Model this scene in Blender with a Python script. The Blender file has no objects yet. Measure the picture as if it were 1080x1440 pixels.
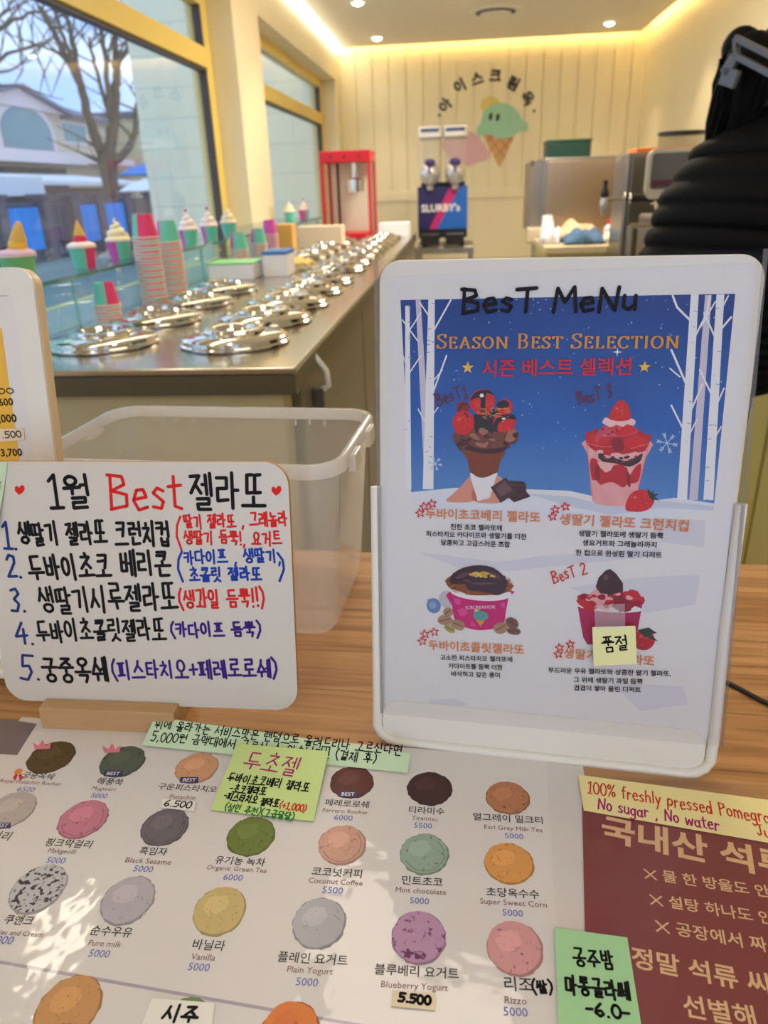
import bpy, bmesh, math, random
from math import sin, cos, pi, radians, atan, atan2, sqrt, hypot
from mathutils import Vector, Matrix

random.seed(7)
sc = bpy.context.scene
COL = sc.collection

# ------------------------------------------------------------------ camera
FPX = 1040.0                       # focal length in pixels of the 1080x1440 frame
PITCH, YAW, ROLL, EYE = atan(456 / FPX), radians(6.2), radians(2.1), 1.32
_f0 = Vector((-sin(YAW), cos(YAW), 0)); _r0 = Vector((cos(YAW), sin(YAW), 0)); _u0 = Vector((0, 0, 1))
FW = _f0 * cos(PITCH) - _u0 * sin(PITCH)
_up = _u0 * cos(PITCH) + _f0 * sin(PITCH)
RT = _r0 * cos(ROLL) - _up * sin(ROLL)
UP = _up * cos(ROLL) + _r0 * sin(ROLL)
EYEP = Vector((0, 0, EYE))
cam = bpy.data.cameras.new('camera'); camo = bpy.data.objects.new('camera', cam); COL.objects.link(camo)
camo.matrix_world = Matrix((
    (RT.x, UP.x, -FW.x, EYEP.x), (RT.y, UP.y, -FW.y, EYEP.y), (RT.z, UP.z, -FW.z, EYEP.z), (0, 0, 0, 1)))
cam.sensor_fit = 'VERTICAL'; cam.sensor_height = 36.0; cam.lens = 36.0 * FPX / 1440
cam.clip_start = 0.02; cam.clip_end = 300
cam.dof.use_dof = True; cam.dof.focus_distance = 0.46; cam.dof.aperture_fstop = 10.5
sc.camera = camo

def ray(px, py):
    return FW + RT * ((px - 540) / FPX) - UP * ((py - 720) / FPX)
def at_z(px, py, z):
    d = ray(px, py); return EYEP + d * ((z - EYE) / d.z)
def at_y(px, py, y):
    d = ray(px, py); return EYEP + d * (y / d.y)
def at_x(px, py, x):
    d = ray(px, py); return EYEP + d * (x / d.x)

# ------------------------------------------------------------------ colour management
vs = sc.view_settings
sc.display_settings.display_device = 'sRGB'
vs.view_transform = 'Standard'; vs.look = 'None'; vs.gamma = 1.0; vs.use_curve_mapping = False
vs.exposure = -0.17
def lin(c):
    c = c / 255.0
    return c / 12.92 if c <= 0.04045 else ((c + 0.055) / 1.055) ** 2.4
def S(r, g, b):
    return (lin(r), lin(g), lin(b), 1.0)

# ------------------------------------------------------------------ world: bright winter sky with streaky clouds
w = bpy.data.worlds.new('sky'); sc.world = w; w.use_nodes = True
nt = w.node_tree; nt.nodes.clear()
def N(t, nt_=None, **kw):
    n = (nt_ or nt).nodes.new(t)
    for k, v in kw.items():
        if k in n.inputs: n.inputs[k].default_value = v
        else: setattr(n, k, v)
    return n
tc = N('ShaderNodeTexCoord'); mp = N('ShaderNodeMapping'); mp.inputs['Scale'].default_value = (1.2, 1.2, 5.0)
no = N('ShaderNodeTexNoise'); no.inputs['Scale'].default_value = 3.2; no.inputs['Detail'].default_value = 6
rp = N('ShaderNodeValToRGB')
rp.color_ramp.elements[0].position = 0.36; rp.color_ramp.elements[0].color = S(158, 188, 244)
rp.color_ramp.elements[1].position = 0.66; rp.color_ramp.elements[1].color = S(234, 240, 252)
bg = N('ShaderNodeBackground'); bg.inputs['Strength'].default_value = 2.0
ow = N('ShaderNodeOutputWorld')
nt.links.new(tc.outputs['Generated'], mp.inputs['Vector']); nt.links.new(mp.outputs[0], no.inputs['Vector'])
nt.links.new(no.outputs[0], rp.inputs[0]); nt.links.new(rp.outputs[0], bg.inputs['Color']); nt.links.new(bg.outputs[0], ow.inputs['Surface'])

# ------------------------------------------------------------------ room lamps (shop downlights, plus added unseen fill lamps)
def K(r, g, b): return (lin(r), lin(g), lin(b))
WARM = K(255, 232, 190); NEUT = K(255, 240, 222)
def spot(loc, power, ang, blend=0.6, col=WARM, r=0.03, aim=None):
    l = bpy.data.lights.new('downlight_lamp', 'SPOT'); l.energy = power; l.color = col; l.spot_size = radians(ang); l.spot_blend = blend; l.shadow_soft_size = r
    o = bpy.data.objects.new('downlight_lamp', l); COL.objects.link(o); o.location = loc
    if aim is not None: o.rotation_euler = (Vector(aim) - Vector(loc)).to_track_quat('-Z', 'Y').to_euler()
    return o
def area(loc, sx, sy, power, col=NEUT, rot=(0, 0, 0)):
    l = bpy.data.lights.new('added_fill_lamp', 'AREA'); l.shape = 'RECTANGLE'; l.size = sx; l.size_y = sy; l.energy = power; l.color = col
    o = bpy.data.objects.new('added_fill_lamp', l); COL.objects.link(o); o.location = loc; o.rotation_euler = rot
    return o
CEIL = 2.5
area((0.2, -1.4, CEIL - 0.03), 1.2, 0.5, 14)              # added unseen lamp, customers' side behind the viewpoint, lights the foreground
area((-0.1, 1.15, CEIL - 0.03), 0.5, 0.9, 7)             # added unseen lamp over the order counter, also for the foreground
area((0.25, 4.2, CEIL - 0.03), 0.45, 0.9, 56, NEUT)       # added unseen lamp over the work aisle, lifts floor and ceiling brightness
LED_BACK, LED_RIGHT, LED_LEFT = 22.0, 20.0, 34.0          # strength of the cove strips

# ------------------------------------------------------------------ materials
_M = {}
def mat(name, col, rough=0.5, metal=0.0, var=0.0, scale=20.0, bump=0.0, bscale=None, coat=0.0, spec=None, emit=None, coatr=0.08, stretch=None, detail=3):
    if name in _M: return _M[name]
    m = bpy.data.materials.new(name); m.use_nodes = True; t = m.node_tree
    b = t.nodes['Principled BSDF']
    b.inputs['Roughness'].default_value = rough; b.inputs['Metallic'].default_value = metal
    b.inputs['Coat Weight'].default_value = coat; b.inputs['Coat Roughness'].default_value = coatr
    if spec is not None: b.inputs['Specular IOR Level'].default_value = spec
    c = S(*col); b.inputs['Base Color'].default_value = c
    if emit:
        b.inputs['Emission Color'].default_value = c; b.inputs['Emission Strength'].default_value = emit
    if var or bump:
        tcn = N('ShaderNodeTexCoord', t); mpn = N('ShaderNodeMapping', t)
        if stretch: mpn.inputs['Scale'].default_value = stretch
        t.links.new(tcn.outputs['Object'], mpn.inputs['Vector'])
    if var:
        n = N('ShaderNodeTexNoise', t); n.inputs['Scale'].default_value = scale; n.inputs['Detail'].default_value = detail
        mx = N('ShaderNodeMix', t); mx.data_type = 'RGBA'
        mx.inputs[6].default_value = tuple(max(0, x * (1 - var)) for x in c[:3]) + (1,)
        mx.inputs[7].default_value = tuple(min(1, x * (1 + var)) for x in c[:3]) + (1,)
        t.links.new(mpn.outputs[0], n.inputs['Vector']); t.links.new(n.outputs[0], mx.inputs[0]); t.links.new(mx.outputs[2], b.inputs['Base Color'])
    if bump:
        n = N('ShaderNodeTexNoise', t); n.inputs['Scale'].default_value = bscale or scale; n.inputs['Detail'].default_value = 2
        bp = N('ShaderNodeBump', t); bp.inputs['Strength'].default_value = bump; bp.inputs['Distance'].default_value = 0.002
        t.links.new(mpn.outputs[0], n.inputs['Vector']); t.links.new(n.outputs[0], bp.inputs['Height'])
        t.links.new(bp.outputs[0], b.inputs['Normal'])
        if coat: t.links.new(bp.outputs[0], b.inputs['Coat Normal'])
    _M[name] = m; return m
def speckle(name, col, col2, scale=300, pos=0.62, rough=0.6):
    """two-tone speckled colour (printed ice cream with bits in it)"""
    if name in _M: return _M[name]
    m = mat(name, col, rough); t = m.node_tree; b = t.nodes['Principled BSDF']
    tcn = N('ShaderNodeTexCoord', t); n = N('ShaderNodeTexNoise', t); n.inputs['Scale'].default_value = scale; n.inputs['Detail'].default_value = 2.5
    r = N('ShaderNodeValToRGB', t)
    r.color_ramp.elements[0].position = pos - 0.03; r.color_ramp.elements[0].color = S(*col)
    r.color_ramp.elements[1].position = pos + 0.03; r.color_ramp.elements[1].color = S(*col2)
    t.links.new(tcn.outputs['Object'], n.inputs['Vector']); t.links.new(n.outputs[0], r.inputs[0]); t.links.new(r.outputs[0], b.inputs['Base Color'])
    return m
def clear(name, col=(255, 255, 255), body=0.05, rough=0.03, ior=1.45, tint=(255, 255, 255), fac=None):
    """thin see-through sheet: mostly transparent, a little body colour, mirror sheen by Fresnel"""
    if name in _M: return _M[name]
    m = bpy.data.materials.new(name); m.use_nodes = True; t = m.node_tree; t.nodes.clear()
    tr = N('ShaderNodeBsdfTransparent', t); tr.inputs[0].default_value = S(*tint)
    df = N('ShaderNodeBsdfDiffuse', t); df.inputs[0].default_value = S(*col)
    tl = N('ShaderNodeBsdfTranslucent', t); tl.inputs[0].default_value = S(*col)
    m0 = N('ShaderNodeMixShader', t); m0.inputs[0].default_value = 0.5
    t.links.new(df.outputs[0], m0.inputs[1]); t.links.new(tl.outputs[0], m0.inputs[2])
    m1 = N('ShaderNodeMixShader', t); m1.inputs[0].default_value = body
    gl = N('ShaderNodeBsdfGlossy', t); gl.inputs['Roughness'].default_value = rough
    fr = N('ShaderNodeFresnel', t); fr.inputs[0].default_value = ior
    ge = N('ShaderNodeNewGeometry', t); iv = N('ShaderNodeMath', t); iv.operation = 'SUBTRACT'; iv.inputs[0].default_value = 1.0; t.links.new(ge.outputs['Backfacing'], iv.inputs[1])
    mu = N('ShaderNodeMath', t); mu.operation = 'MULTIPLY'; t.links.new(fr.outputs[0], mu.inputs[0]); t.links.new(iv.outputs[0], mu.inputs[1])
    m2 = N('ShaderNodeMixShader', t); o = N('ShaderNodeOutputMaterial', t)
    t.links.new(tr.outputs[0], m1.inputs[1]); t.links.new(m0.outputs[0], m1.inputs[2])
    t.links.new(mu.outputs[0], m2.inputs[0]); t.links.new(m1.outputs[0], m2.inputs[1]); t.links.new(gl.outputs[0], m2.inputs[2])
    t.links.new(m2.outputs[0], o.inputs[0])
    _M[name] = m; return m

# ------------------------------------------------------------------ mesh builder
class MB:
    def __init__(s): s.v = []; s.f = []; s.mi = []; s.T = Matrix.Identity(4)
    def add(s, vs_, fs, mi=0):
        o = len(s.v); T = s.T
        s.v += [tuple(T @ Vector(p)) for p in vs_]
        s.f += [tuple(i + o for i in f) for f in fs]; s.mi += [mi] * len(fs)
    def box(s, x0, x1, y0, y1, z0, z1, mi=0):
        s.add([(x0, y0, z0), (x1, y0, z0), (x1, y1, z0), (x0, y1, z0), (x0, y0, z1), (x1, y0, z1), (x1, y1, z1), (x0, y1, z1)],
              [(3, 2, 1, 0), (4, 5, 6, 7), (0, 1, 5, 4), (1, 2, 6, 5), (2, 3, 7, 6), (3, 0, 4, 7)], mi)
    def lathe(s, prof, n=32, c=(0, 0, 0), mi=0, mf=None):
        vs_, fs = [], []
        for (r, z) in prof:
            for k in range(n):
                a = 2 * pi * k / n; vs_.append((c[0] + r * cos(a), c[1] + r * sin(a), c[2] + z))
        o0 = len(s.f)
        for j in range(len(prof) - 1):
            for k in range(n):
                fs.append((j * n + k, j * n + (k + 1) % n, (j + 1) * n + (k + 1) % n, (j + 1) * n + k))
        caps = 0
        if prof[0][0] > 1e-6: fs.append(tuple(reversed(range(n)))); caps += 1
        if prof[-1][0] > 1e-6: fs.append(tuple((len(prof) - 1) * n + k for k in range(n))); caps += 1
        s.add(vs_, fs, mi)
        if mf:
            for j in range(len(prof) - 1):
                for k in range(n): s.mi[o0 + j * n + k] = mf(j, k, n)
    def tube(s, pts, r, n=8, mi=0):
        pts = [Vector(p) for p in pts]; R = r if isinstance(r, (list, tuple)) else [r] * len(pts)
        vs_, fs = [], []; prev = None
        for i, p in enumerate(pts):
            d = (pts[min(i + 1, len(pts) - 1)] - pts[max(i - 1, 0)]).normalized()
            if prev is None:
                a = d.orthogonal().normalized()
            else:
                a = (prev - d * prev.dot(d)); a = a.normalized() if a.length > 1e-6 else d.orthogonal().normalized()
            prev = a; b = d.cross(a)
            for k in range(n):
                t = 2 * pi * k / n; vs_.append(p + (a * cos(t) + b * sin(t)) * R[i])
        for i in range(len(pts) - 1):
            for k in range(n): fs.append((i * n + k, i * n + (k + 1) % n, (i + 1) * n + (k + 1) % n, (i + 1) * n + k))
        fs.append(tuple(reversed(range(n)))); fs.append(tuple((len(pts) - 1) * n + k for k in range(n)))
        s.add(vs_, fs, mi)
    def prism(s, poly, z0, z1, mi=0, top=None):
        n = len(poly)
        s.add([(x, y, z0) for x, y in poly] + [(x, y, z1) for x, y in poly],
              [tuple(reversed(range(n)))] + [(k, (k + 1) % n, n + (k + 1) % n, n + k) for k in range(n)], mi)
        s.add([(x, y, z1) for x, y in poly], [tuple(range(n))], mi if top is None else top)
    def flat(s, poly, z, mi=0):
        s.add([(x, y, z) for x, y in poly], [tuple(range(len(poly)))], mi)
    def ball(s, c, r, n=16, m=10, mi=0):
        rx, ry, rz = (r, r, r) if not isinstance(r, (tuple, list)) else r
        vs_ = [(c[0], c[1], c[2] + rz)]
        for j in range(1, m):
            t = pi * j / m
            for k in range(n):
                a = 2 * pi * k / n; vs_.append((c[0] + rx * sin(t) * cos(a), c[1] + ry * sin(t) * sin(a), c[2] + rz * cos(t)))
        vs_.append((c[0], c[1], c[2] - rz)); fs = []
        for k in range(n): fs.append((0, 1 + k, 1 + (k + 1) % n))
        for j in range(m - 2):
            for k in range(n): fs.append((1 + j * n + k, 1 + (j + 1) * n + k, 1 + (j + 1) * n + (k + 1) % n, 1 + j * n + (k + 1) % n))
        e = len(vs_) - 1
        for k in range(n): fs.append((e, 1 + (m - 2) * n + (k + 1) % n, 1 + (m - 2) * n + k))
        s.add(vs_, fs, mi)
    def build(s, name, mats, parent=None, smooth=None, bevel=0.0, weld=True, recalc=True, seg=2):
        me = bpy.data.meshes.new(name)
        me.from_pydata(s.v, [], s.f)
        for m in (mats if isinstance(mats, (list, tuple)) else [mats]): me.materials.append(m)
        for p, i in zip(me.polygons, s.mi): p.material_index = i
        if recalc:
            bm = bmesh.new(); bm.from_mesh(me)
            if weld: bmesh.ops.remove_doubles(bm, verts=bm.verts, dist=1e-6)
            bmesh.ops.recalc_face_normals(bm, faces=bm.faces); bm.to_mesh(me); bm.free()
        if smooth is not None:
            me.shade_smooth(); me.set_sharp_from_angle(angle=radians(smooth))
        o = bpy.data.objects.new(name, me); COL.objects.link(o)
        if parent is not None: o.parent = parent
        if bevel:
            b = o.modifiers.new('bevel', 'BEVEL'); b.width = bevel; b.segments = seg; b.limit_method = 'ANGLE'; b.angle_limit = radians(40)
        return o
def rrect(x0, x1, y0, y1, r, n=5):
    out = []
    for cx, cy, a0 in ((x1 - r, y0 + r, -pi / 2), (x1 - r, y1 - r, 0), (x0 + r, y1 - r, pi / 2), (x0 + r, y0 + r, pi)):
        for k in range(n + 1):
            a = a0 + pi / 2 * k / n; out.append((cx + r * cos(a), cy + r * sin(a)))
    return out
def tag(o, label=None, cat=None, group=None, kind=None):
    if label: o['label'] = label
    if cat: o['category'] = cat
    if group: o['group'] = group
    if kind: o['kind'] = kind
    return o
def root(name, label, cat, loc=(0, 0, 0), rz=0.0, group=None, rot=None):
    o = bpy.data.objects.new(name, None); o.empty_display_size = 0.02; COL.objects.link(o)
    o.location = loc; o.rotation_euler = rot or (0, 0, rz)
    return tag(o, label, cat, group)
def struct(o): o['kind'] = 'structure'; return o
def copy_tree(o, parent=None):
    c = o.copy(); COL.objects.link(c)
    if parent is not None: c.parent = parent
    for ch in list(o.children): copy_tree(ch, c)
    return c
def boxo(name, m, dims, parent=None, bevel=0.0):
    b = MB(); b.box(*dims); return b.build(name, m, parent, bevel=bevel)
# ------------------------------------------------------------------ flat sheets and the writing on them
class Sheet:
    """a flat sheet in space: origin, u along its lower edge, v up the sheet, n out of its face"""
    def __init__(s, O, ang, lean=None):
        s.O = Vector(O); u = Vector((cos(ang), sin(ang), 0)); h = Vector((-sin(ang), cos(ang), 0))
        v = h if lean is None else Vector((0, 0, 1)) * cos(lean) + h * sin(lean)
        s.u, s.v, s.n = u, v, u.cross(v)
    def mw(s):
        u, v, n, O = s.u, s.v, s.n, s.O
        return Matrix(((u.x, v.x, n.x, O.x), (u.y, v.y, n.y, O.y), (u.z, v.z, n.z, O.z), (0, 0, 0, 1)))
    def at(s, px, py):
        d = ray(px, py); q = EYEP + d * ((s.O - EYEP).dot(s.n) / d.dot(s.n)) - s.O
        return (q.dot(s.u), q.dot(s.v))
    def pts(s, *pp): return [s.at(*p) for p in pp]
    def root(s, name, label, cat, group=None):
        o = root(name, label, cat, group=group); o.matrix_world = s.mw(); return o

_TC = {}
_tcu = bpy.data.curves.new('type', 'FONT'); _tob = bpy.data.objects.new('type', _tcu)
def glyphs(text, bold=0.0):
    k = (text, bold)
    if k not in _TC:
        _tcu.body = text; _tcu.resolution_u = 2; _tcu.offset = bold; _tcu.size = 1.0
        me = bpy.data.meshes.new_from_object(_tob)
        vs_ = [(v.co.x, v.co.y) for v in me.vertices]; fs = [tuple(p.vertices) for p in me.polygons]
        bpy.data.meshes.remove(me)
        xs = [p[0] for p in vs_] or [0, 1]; ys = [p[1] for p in vs_] or [0, 1]
        _TC[k] = (vs_, fs, min(xs), max(xs), min(ys), max(ys))
    return _TC[k]
class Print:
    """writing and flat artwork on a sheet, one mesh"""
    def __init__(s, sh, z=0.0002, wrap=40): s.wrap = wrap; s.sh = sh; s.b = MB(); s.mats = []; s.z = z; s.k = 0
    def mi(s, m):
        if m not in s.mats: s.mats.append(m)
        return s.mats.index(m)
    def lift(s):
        s.k += 1; return s.z + (s.k % s.wrap) * 2.0e-6
    def type(s, text, L, R, m, h=None, bold=0.012, fit=True):
        """typeset text from pixel L to pixel R (middle height); h: letter height in pixels"""
        vs_, fs, x0, x1, y0, y1 = glyphs(text, bold)
        if not fs: return
        a = Vector(s.sh.at(*L)); c = Vector(s.sh.at(*R)); d = c - a; w = d.length; e = d / w; up = Vector((-e.y, e.x))
        k = w / (x1 - x0)
        ky = k
        if h:
            mx, my = (L[0] + R[0]) / 2, (L[1] + R[1]) / 2
            hh = abs((Vector(s.sh.at(mx, my - h / 2)) - Vector(s.sh.at(mx, my + h / 2))).dot(up)); ky = hh / (y1 - y0)
        z = s.lift(); ym = (y0 + y1) / 2
        out = [a + e * ((x - x0) * k) + up * ((y - ym) * ky) for x, y in vs_]
        s.b.add([(p.x, p.y, z) for p in out], fs, s.mi(m))
    def typec(s, text, c, wpx, m, slope=0.0, **kw):
        s.type(text, (c[0] - wpx / 2, c[1] - slope * wpx / 2), (c[0] + wpx / 2, c[1] + slope * wpx / 2), m, **kw)
    def hand(s, text, L, R, hpx, m, pen=0.0012, jit=0.05, serif=False, seed=0):
        """pen strokes: text from pixel L to pixel R (middle height), letter height hpx pixels"""
        rnd = random.Random(hash_(text) + seed)
        strokes, width = layout(text, rnd, jit)
        a = Vector(s.sh.at(*L)); c = Vector(s.sh.at(*R)); d = c - a; w = d.length; e = d / w; up = Vector((-e.y, e.x))
        mx, my = (L[0] + R[0]) / 2, (L[1] + R[1]) / 2
        hh = abs((Vector(s.sh.at(mx, my - hpx / 2)) - Vector(s.sh.at(mx, my + hpx / 2))).dot(up))
        kx = w / width
        for st in strokes:
            s.stroke([a + e * (x * kx) + up * ((y - 0.5) * hh) for x, y in st], pen, m, e if serif else None)
    def stroke(s, P, pen, m, nib=None):
        i = s.mi(m); z = s.lift()
        for q in range(len(P)):
            if nib is None:
                r = pen / 2; s.b.flat([(P[q].x + r * cos(t * pi / 4), P[q].y + r * sin(t * pi / 4)) for t in range(8)], z + 1e-6, i)
            if q + 1 < len(P):
                d = P[q + 1] - P[q]
                if d.length < 1e-7: continue
                d.normalize(); wv = pen
                if nib is not None: wv = pen * (0.34 + 0.66 * abs(d.x * -nib.y + d.y * nib.x))
                n = Vector((-d.y, d.x)) * wv / 2; A, B = P[q], P[q + 1]
                if nib is not None: A = A - d * pen * .1; B = B + d * pen * .1
                s.b.flat([(A.x + n.x, A.y + n.y), (A.x - n.x, A.y - n.y), (B.x - n.x, B.y - n.y), (B.x + n.x, B.y + n.y)], z + (q % 3) * 5e-7, i)
    def poly(s, pp, m, dz=0.0):
        s.b.flat(s.sh.pts(*pp), s.lift() + dz, s.mi(m))
    def blob(s, c, wpx, m, asp=0.94, rough_=0.03, n=28, dz=0.0, off=(0, 0), k=1.0, seed=1, rot=0.0):
        rnd = random.Random(seed); u = Vector(s.sh.at(*c)); r = abs(s.sh.at(c[0] + wpx / 2, c[1])[0] - s.sh.at(c[0] - wpx / 2, c[1])[0]) / 2
        P = []
        for t in range(n):
            a = 2 * pi * t / n; q = r * k * (1 + rnd.uniform(-rough_, rough_)); x, y = q * cos(a), q * asp * sin(a)
            P.append((u.x + off[0] * r + x * cos(rot) - y * sin(rot), u.y + off[1] * r + x * sin(rot) + y * cos(rot)))
        s.b.flat(P, s.lift() + dz, s.mi(m))
    def star(s, c, rpx, m, outline=None, ratio=0.42, n=5, rot=0.0):
        u = Vector(s.sh.at(*c)); r = (Vector(s.sh.at(c[0] + rpx, c[1])) - u).length
        P = [Vector((u.x + (r if t % 2 == 0 else r * ratio) * cos(pi / 2 + rot + pi * t / n), u.y + (r if t % 2 == 0 else r * ratio) * sin(pi / 2 + rot + pi * t / n))) for t in range(2 * n)]
        if outline: s.stroke(P + [P[0]], outline, m)
        else: s.b.flat([(p.x, p.y) for p in P], s.lift(), s.mi(m))
    def line(s, pp, wmm, m):
        s.stroke([Vector(s.sh.at(*p)) for p in pp], wmm / 1000, m)
    def build(s, name, parent):
        return s.b.build(name, s.mats, parent, recalc=False)
def hash_(t): return sum((i + 3) * ord(c) for i, c in enumerate(t)) % 99991

# stroke shapes of the Korean letters, unit box, y up
def _circ(cx, cy, rx, ry=None, n=11, a0=100):
    ry = ry or rx; return [(cx + rx * cos(radians(a0 + 360 * k / n)), cy + ry * sin(radians(a0 + 360 * k / n))) for k in range(n + 1)]
CONS = {
 'ㄱ': [[(.05, .9), (.9, .92), (.82, .5), (.7, .05)]], 'ㄴ': [[(.1, .95), (.1, .1), (.95, .14)]],
 'ㄷ': [[(.9, .92), (.1, .9), (.1, .1), (.95, .12)]], 'ㄹ': [[(.08, .95), (.9, .95), (.88, .55), (.1, .52), (.1, .06), (.95, .1)]],
 'ㅁ': [[(.12, .92), (.12, .08), (.88, .08), (.9, .92), (.12, .92)]], 'ㅂ': [[(.12, .95), (.14, .05), (.86, .05), (.88, .95)], [(.14, .5), (.86, .52)]],
 'ㅅ': [[(.52, .98), (.4, .55), (.02, .05)], [(.45, .6), (.98, .08)]], 'ㅇ': [_circ(.5, .5, .44, .46)],
 'ㅈ': [[(.08, .9), (.92, .92), (.5, .5), (.02, .05)], [(.5, .5), (.98, .06)]],
 'ㅊ': [[(.5, 1.05), (.54, .9)], [(.08, .76), (.92, .78), (.5, .42), (.02, .02)], [(.5, .42), (.98, .04)]],
 'ㅋ': [[(.05, .92), (.9, .94), (.82, .5), (.7, .05)], [(.02, .5), (.82, .54)]],
 'ㅌ': [[(.92, .95), (.1, .93), (.1, .07), (.95, .09)], [(.1, .52), (.86, .53)]],
 'ㅍ': [[(.03, .93), (.97, .95)], [(.0, .07), (1, .09)], [(.32, .93), (.34, .08)], [(.68, .94), (.66, .08)]],
 'ㅎ': [[(.45, 1.08), (.55, .93)], [(.08, .76), (.92, .78)], _circ(.5, .3, .3, .3)]}
for d_, b_ in zip('ㄲㄸㅃㅆㅉ', 'ㄱㄷㅂㅅㅈ'):
    CONS[d_] = [[(x * .47 + o, y) for x, y in st] for o in (0, .53) for st in CONS[b_]]
for d_, (b1, b2) in {'ㄳ': 'ㄱㅅ', 'ㄵ': 'ㄴㅈ', 'ㄶ': 'ㄴㅎ', 'ㄺ': 'ㄹㄱ', 'ㄻ': 'ㄹㅁ', 'ㄼ': 'ㄹㅂ', 'ㅀ': 'ㄹㅎ', 'ㅄ': 'ㅂㅅ'}.items():
    CONS[d_] = [[(x * .47 + o, y) for x, y in st] for o, bb in ((0, b1), (.53, b2)) for st in CONS[bb]]
VERT = {'ㅏ': (1, 1, 0), 'ㅑ': (1, 2, 0), 'ㅓ': (1, 0, 1), 'ㅕ': (1, 0, 2), 'ㅣ': (1, 0, 0), 'ㅐ': (2, 1, 0), 'ㅒ': (2, 2, 0), 'ㅔ': (2, 0, 1), 'ㅖ': (2, 0, 2)}
HORI = {'ㅗ': 1, 'ㅛ': 2, 'ㅜ': -1, 'ㅠ': -2, 'ㅡ': 0}
MIXD = {'ㅘ': ('ㅗ', 'ㅏ'), 'ㅙ': ('ㅗ', 'ㅐ'), 'ㅚ': ('ㅗ', 'ㅣ'), 'ㅝ': ('ㅜ', 'ㅓ'), 'ㅞ': ('ㅜ', 'ㅔ'), 'ㅟ': ('ㅜ', 'ㅣ'), 'ㅢ': ('ㅡ', 'ㅣ')}
_INI = 'ㄱㄲㄴㄷㄸㄹㅁㅂㅃㅅㅆㅇㅈㅉㅊㅋㅌㅍㅎ'; _MED = 'ㅏㅐㅑㅒㅓㅔㅕㅖㅗㅘㅙㅚㅛㅜㅝㅞㅟㅠㅡㅢㅣ'
_FIN = [''] + list('ㄱㄲㄳㄴㄵㄶㄷㄹㄺㄻㄼㄽㄾㄿㅀㅁㅂㅄㅅㅆㅇㅈㅊㅋㅌㅍㅎ')
def _place(sts, x0, x1, y0, y1): return [[(x0 + x * (x1 - x0), y0 + y * (y1 - y0)) for x, y in st] for st in sts]
def _vert(v, x0, x1, y0, y1):
    nb, rt, lf = VERT[v]; out = []; my = (y0 + y1) / 2; w = x1 - x0
    if nb == 1:
        xb = x0 + (w * .3 if rt else w * .8 if lf else w * .55); out.append([(xb, y1), (xb, y0)])
        for k in range(rt): yy = my + (0 if rt == 1 else (.1 - .2 * k)); out.append([(xb, yy), (x1, yy + .01)])
        for k in range(lf): yy = my + (0 if lf == 1 else (.1 - .2 * k)); out.append([(x0, yy), (xb, yy + .01)])
    else:
        xa, xb = x0 + w * (.3 if not lf else .45), x1; out += [[(xa, y1 - .04), (xa, y0 + .04)], [(xb, y1), (xb, y0)]]
        for k in range(rt): yy = my + (0 if rt == 1 else (.1 - .2 * k)); out.append([(xa, yy), (xb, yy)])
        for k in range(lf): yy = my + (0 if lf == 1 else (.1 - .2 * k)); out.append([(x0, yy), (xa, yy)])
    return out
def _hori(v, x0, x1, y0, y1):
    k = HORI[v]; mid = (x0 + x1) / 2
    if k == 0: return [[(x0, (y0 + y1) / 2), (x1, (y0 + y1) / 2 + .01)]]
    xs = [mid] if abs(k) == 1 else [mid - (x1 - x0) * .17, mid + (x1 - x0) * .17]
    if k > 0: return [[(x, y1), (x, y0)] for x in xs] + [[(x0, y0), (x1, y0 + .01)]]
    return [[(x0, y1), (x1, y1 + .01)]] + [[(x, y1), (x, y0)] for x in xs]
def syllable(ch):
    q = ord(ch) - 0xAC00; i, m, f = _INI[q // 588], _MED[(q % 588) // 28], _FIN[q % 28]
    out = []; lo = .40 if f else .0
    if m in VERT:
        two = VERT[m][0] == 2
        out += _place(CONS[i], .0, .46 if two else .52, lo + (.04 if f else .16), .98 if f else .9)
        out += _vert(m, .54 if two else .6, .92 if two else .95, lo if f else 0, 1.0)
    elif m in HORI:
        h = .36 if f else .3
        up_ = HORI[m] > 0
        y0 = lo + (.02 if f else .06)
        if HORI[m] == 0: out += _place(CONS[i], .18, .82, lo + .2 + (0 if f else .16), 1.0) + _hori(m, 0, 1, lo + .02, lo + .12)
        else:
            sp = .2 if f else .26
            out += _place(CONS[i], .18, .82, y0 + sp + (.06 if up_ else .08), 1.0) + _hori(m, 0, 1, y0 if not up_ else y0 + .02, y0 + sp)
    else:
        hm, vm = MIXD[m]; sp = .18 if f else .26
        out += _place(CONS[i], .06, .56, lo + sp + .1, .98) + _hori(hm, 0, .64, lo + .04, lo + .04 + sp) + _vert(vm, .68, .98, lo if f else 0, 1.0)
    if f: out += _place(CONS[f], .22, .86, 0, .33)
    return out
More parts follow.
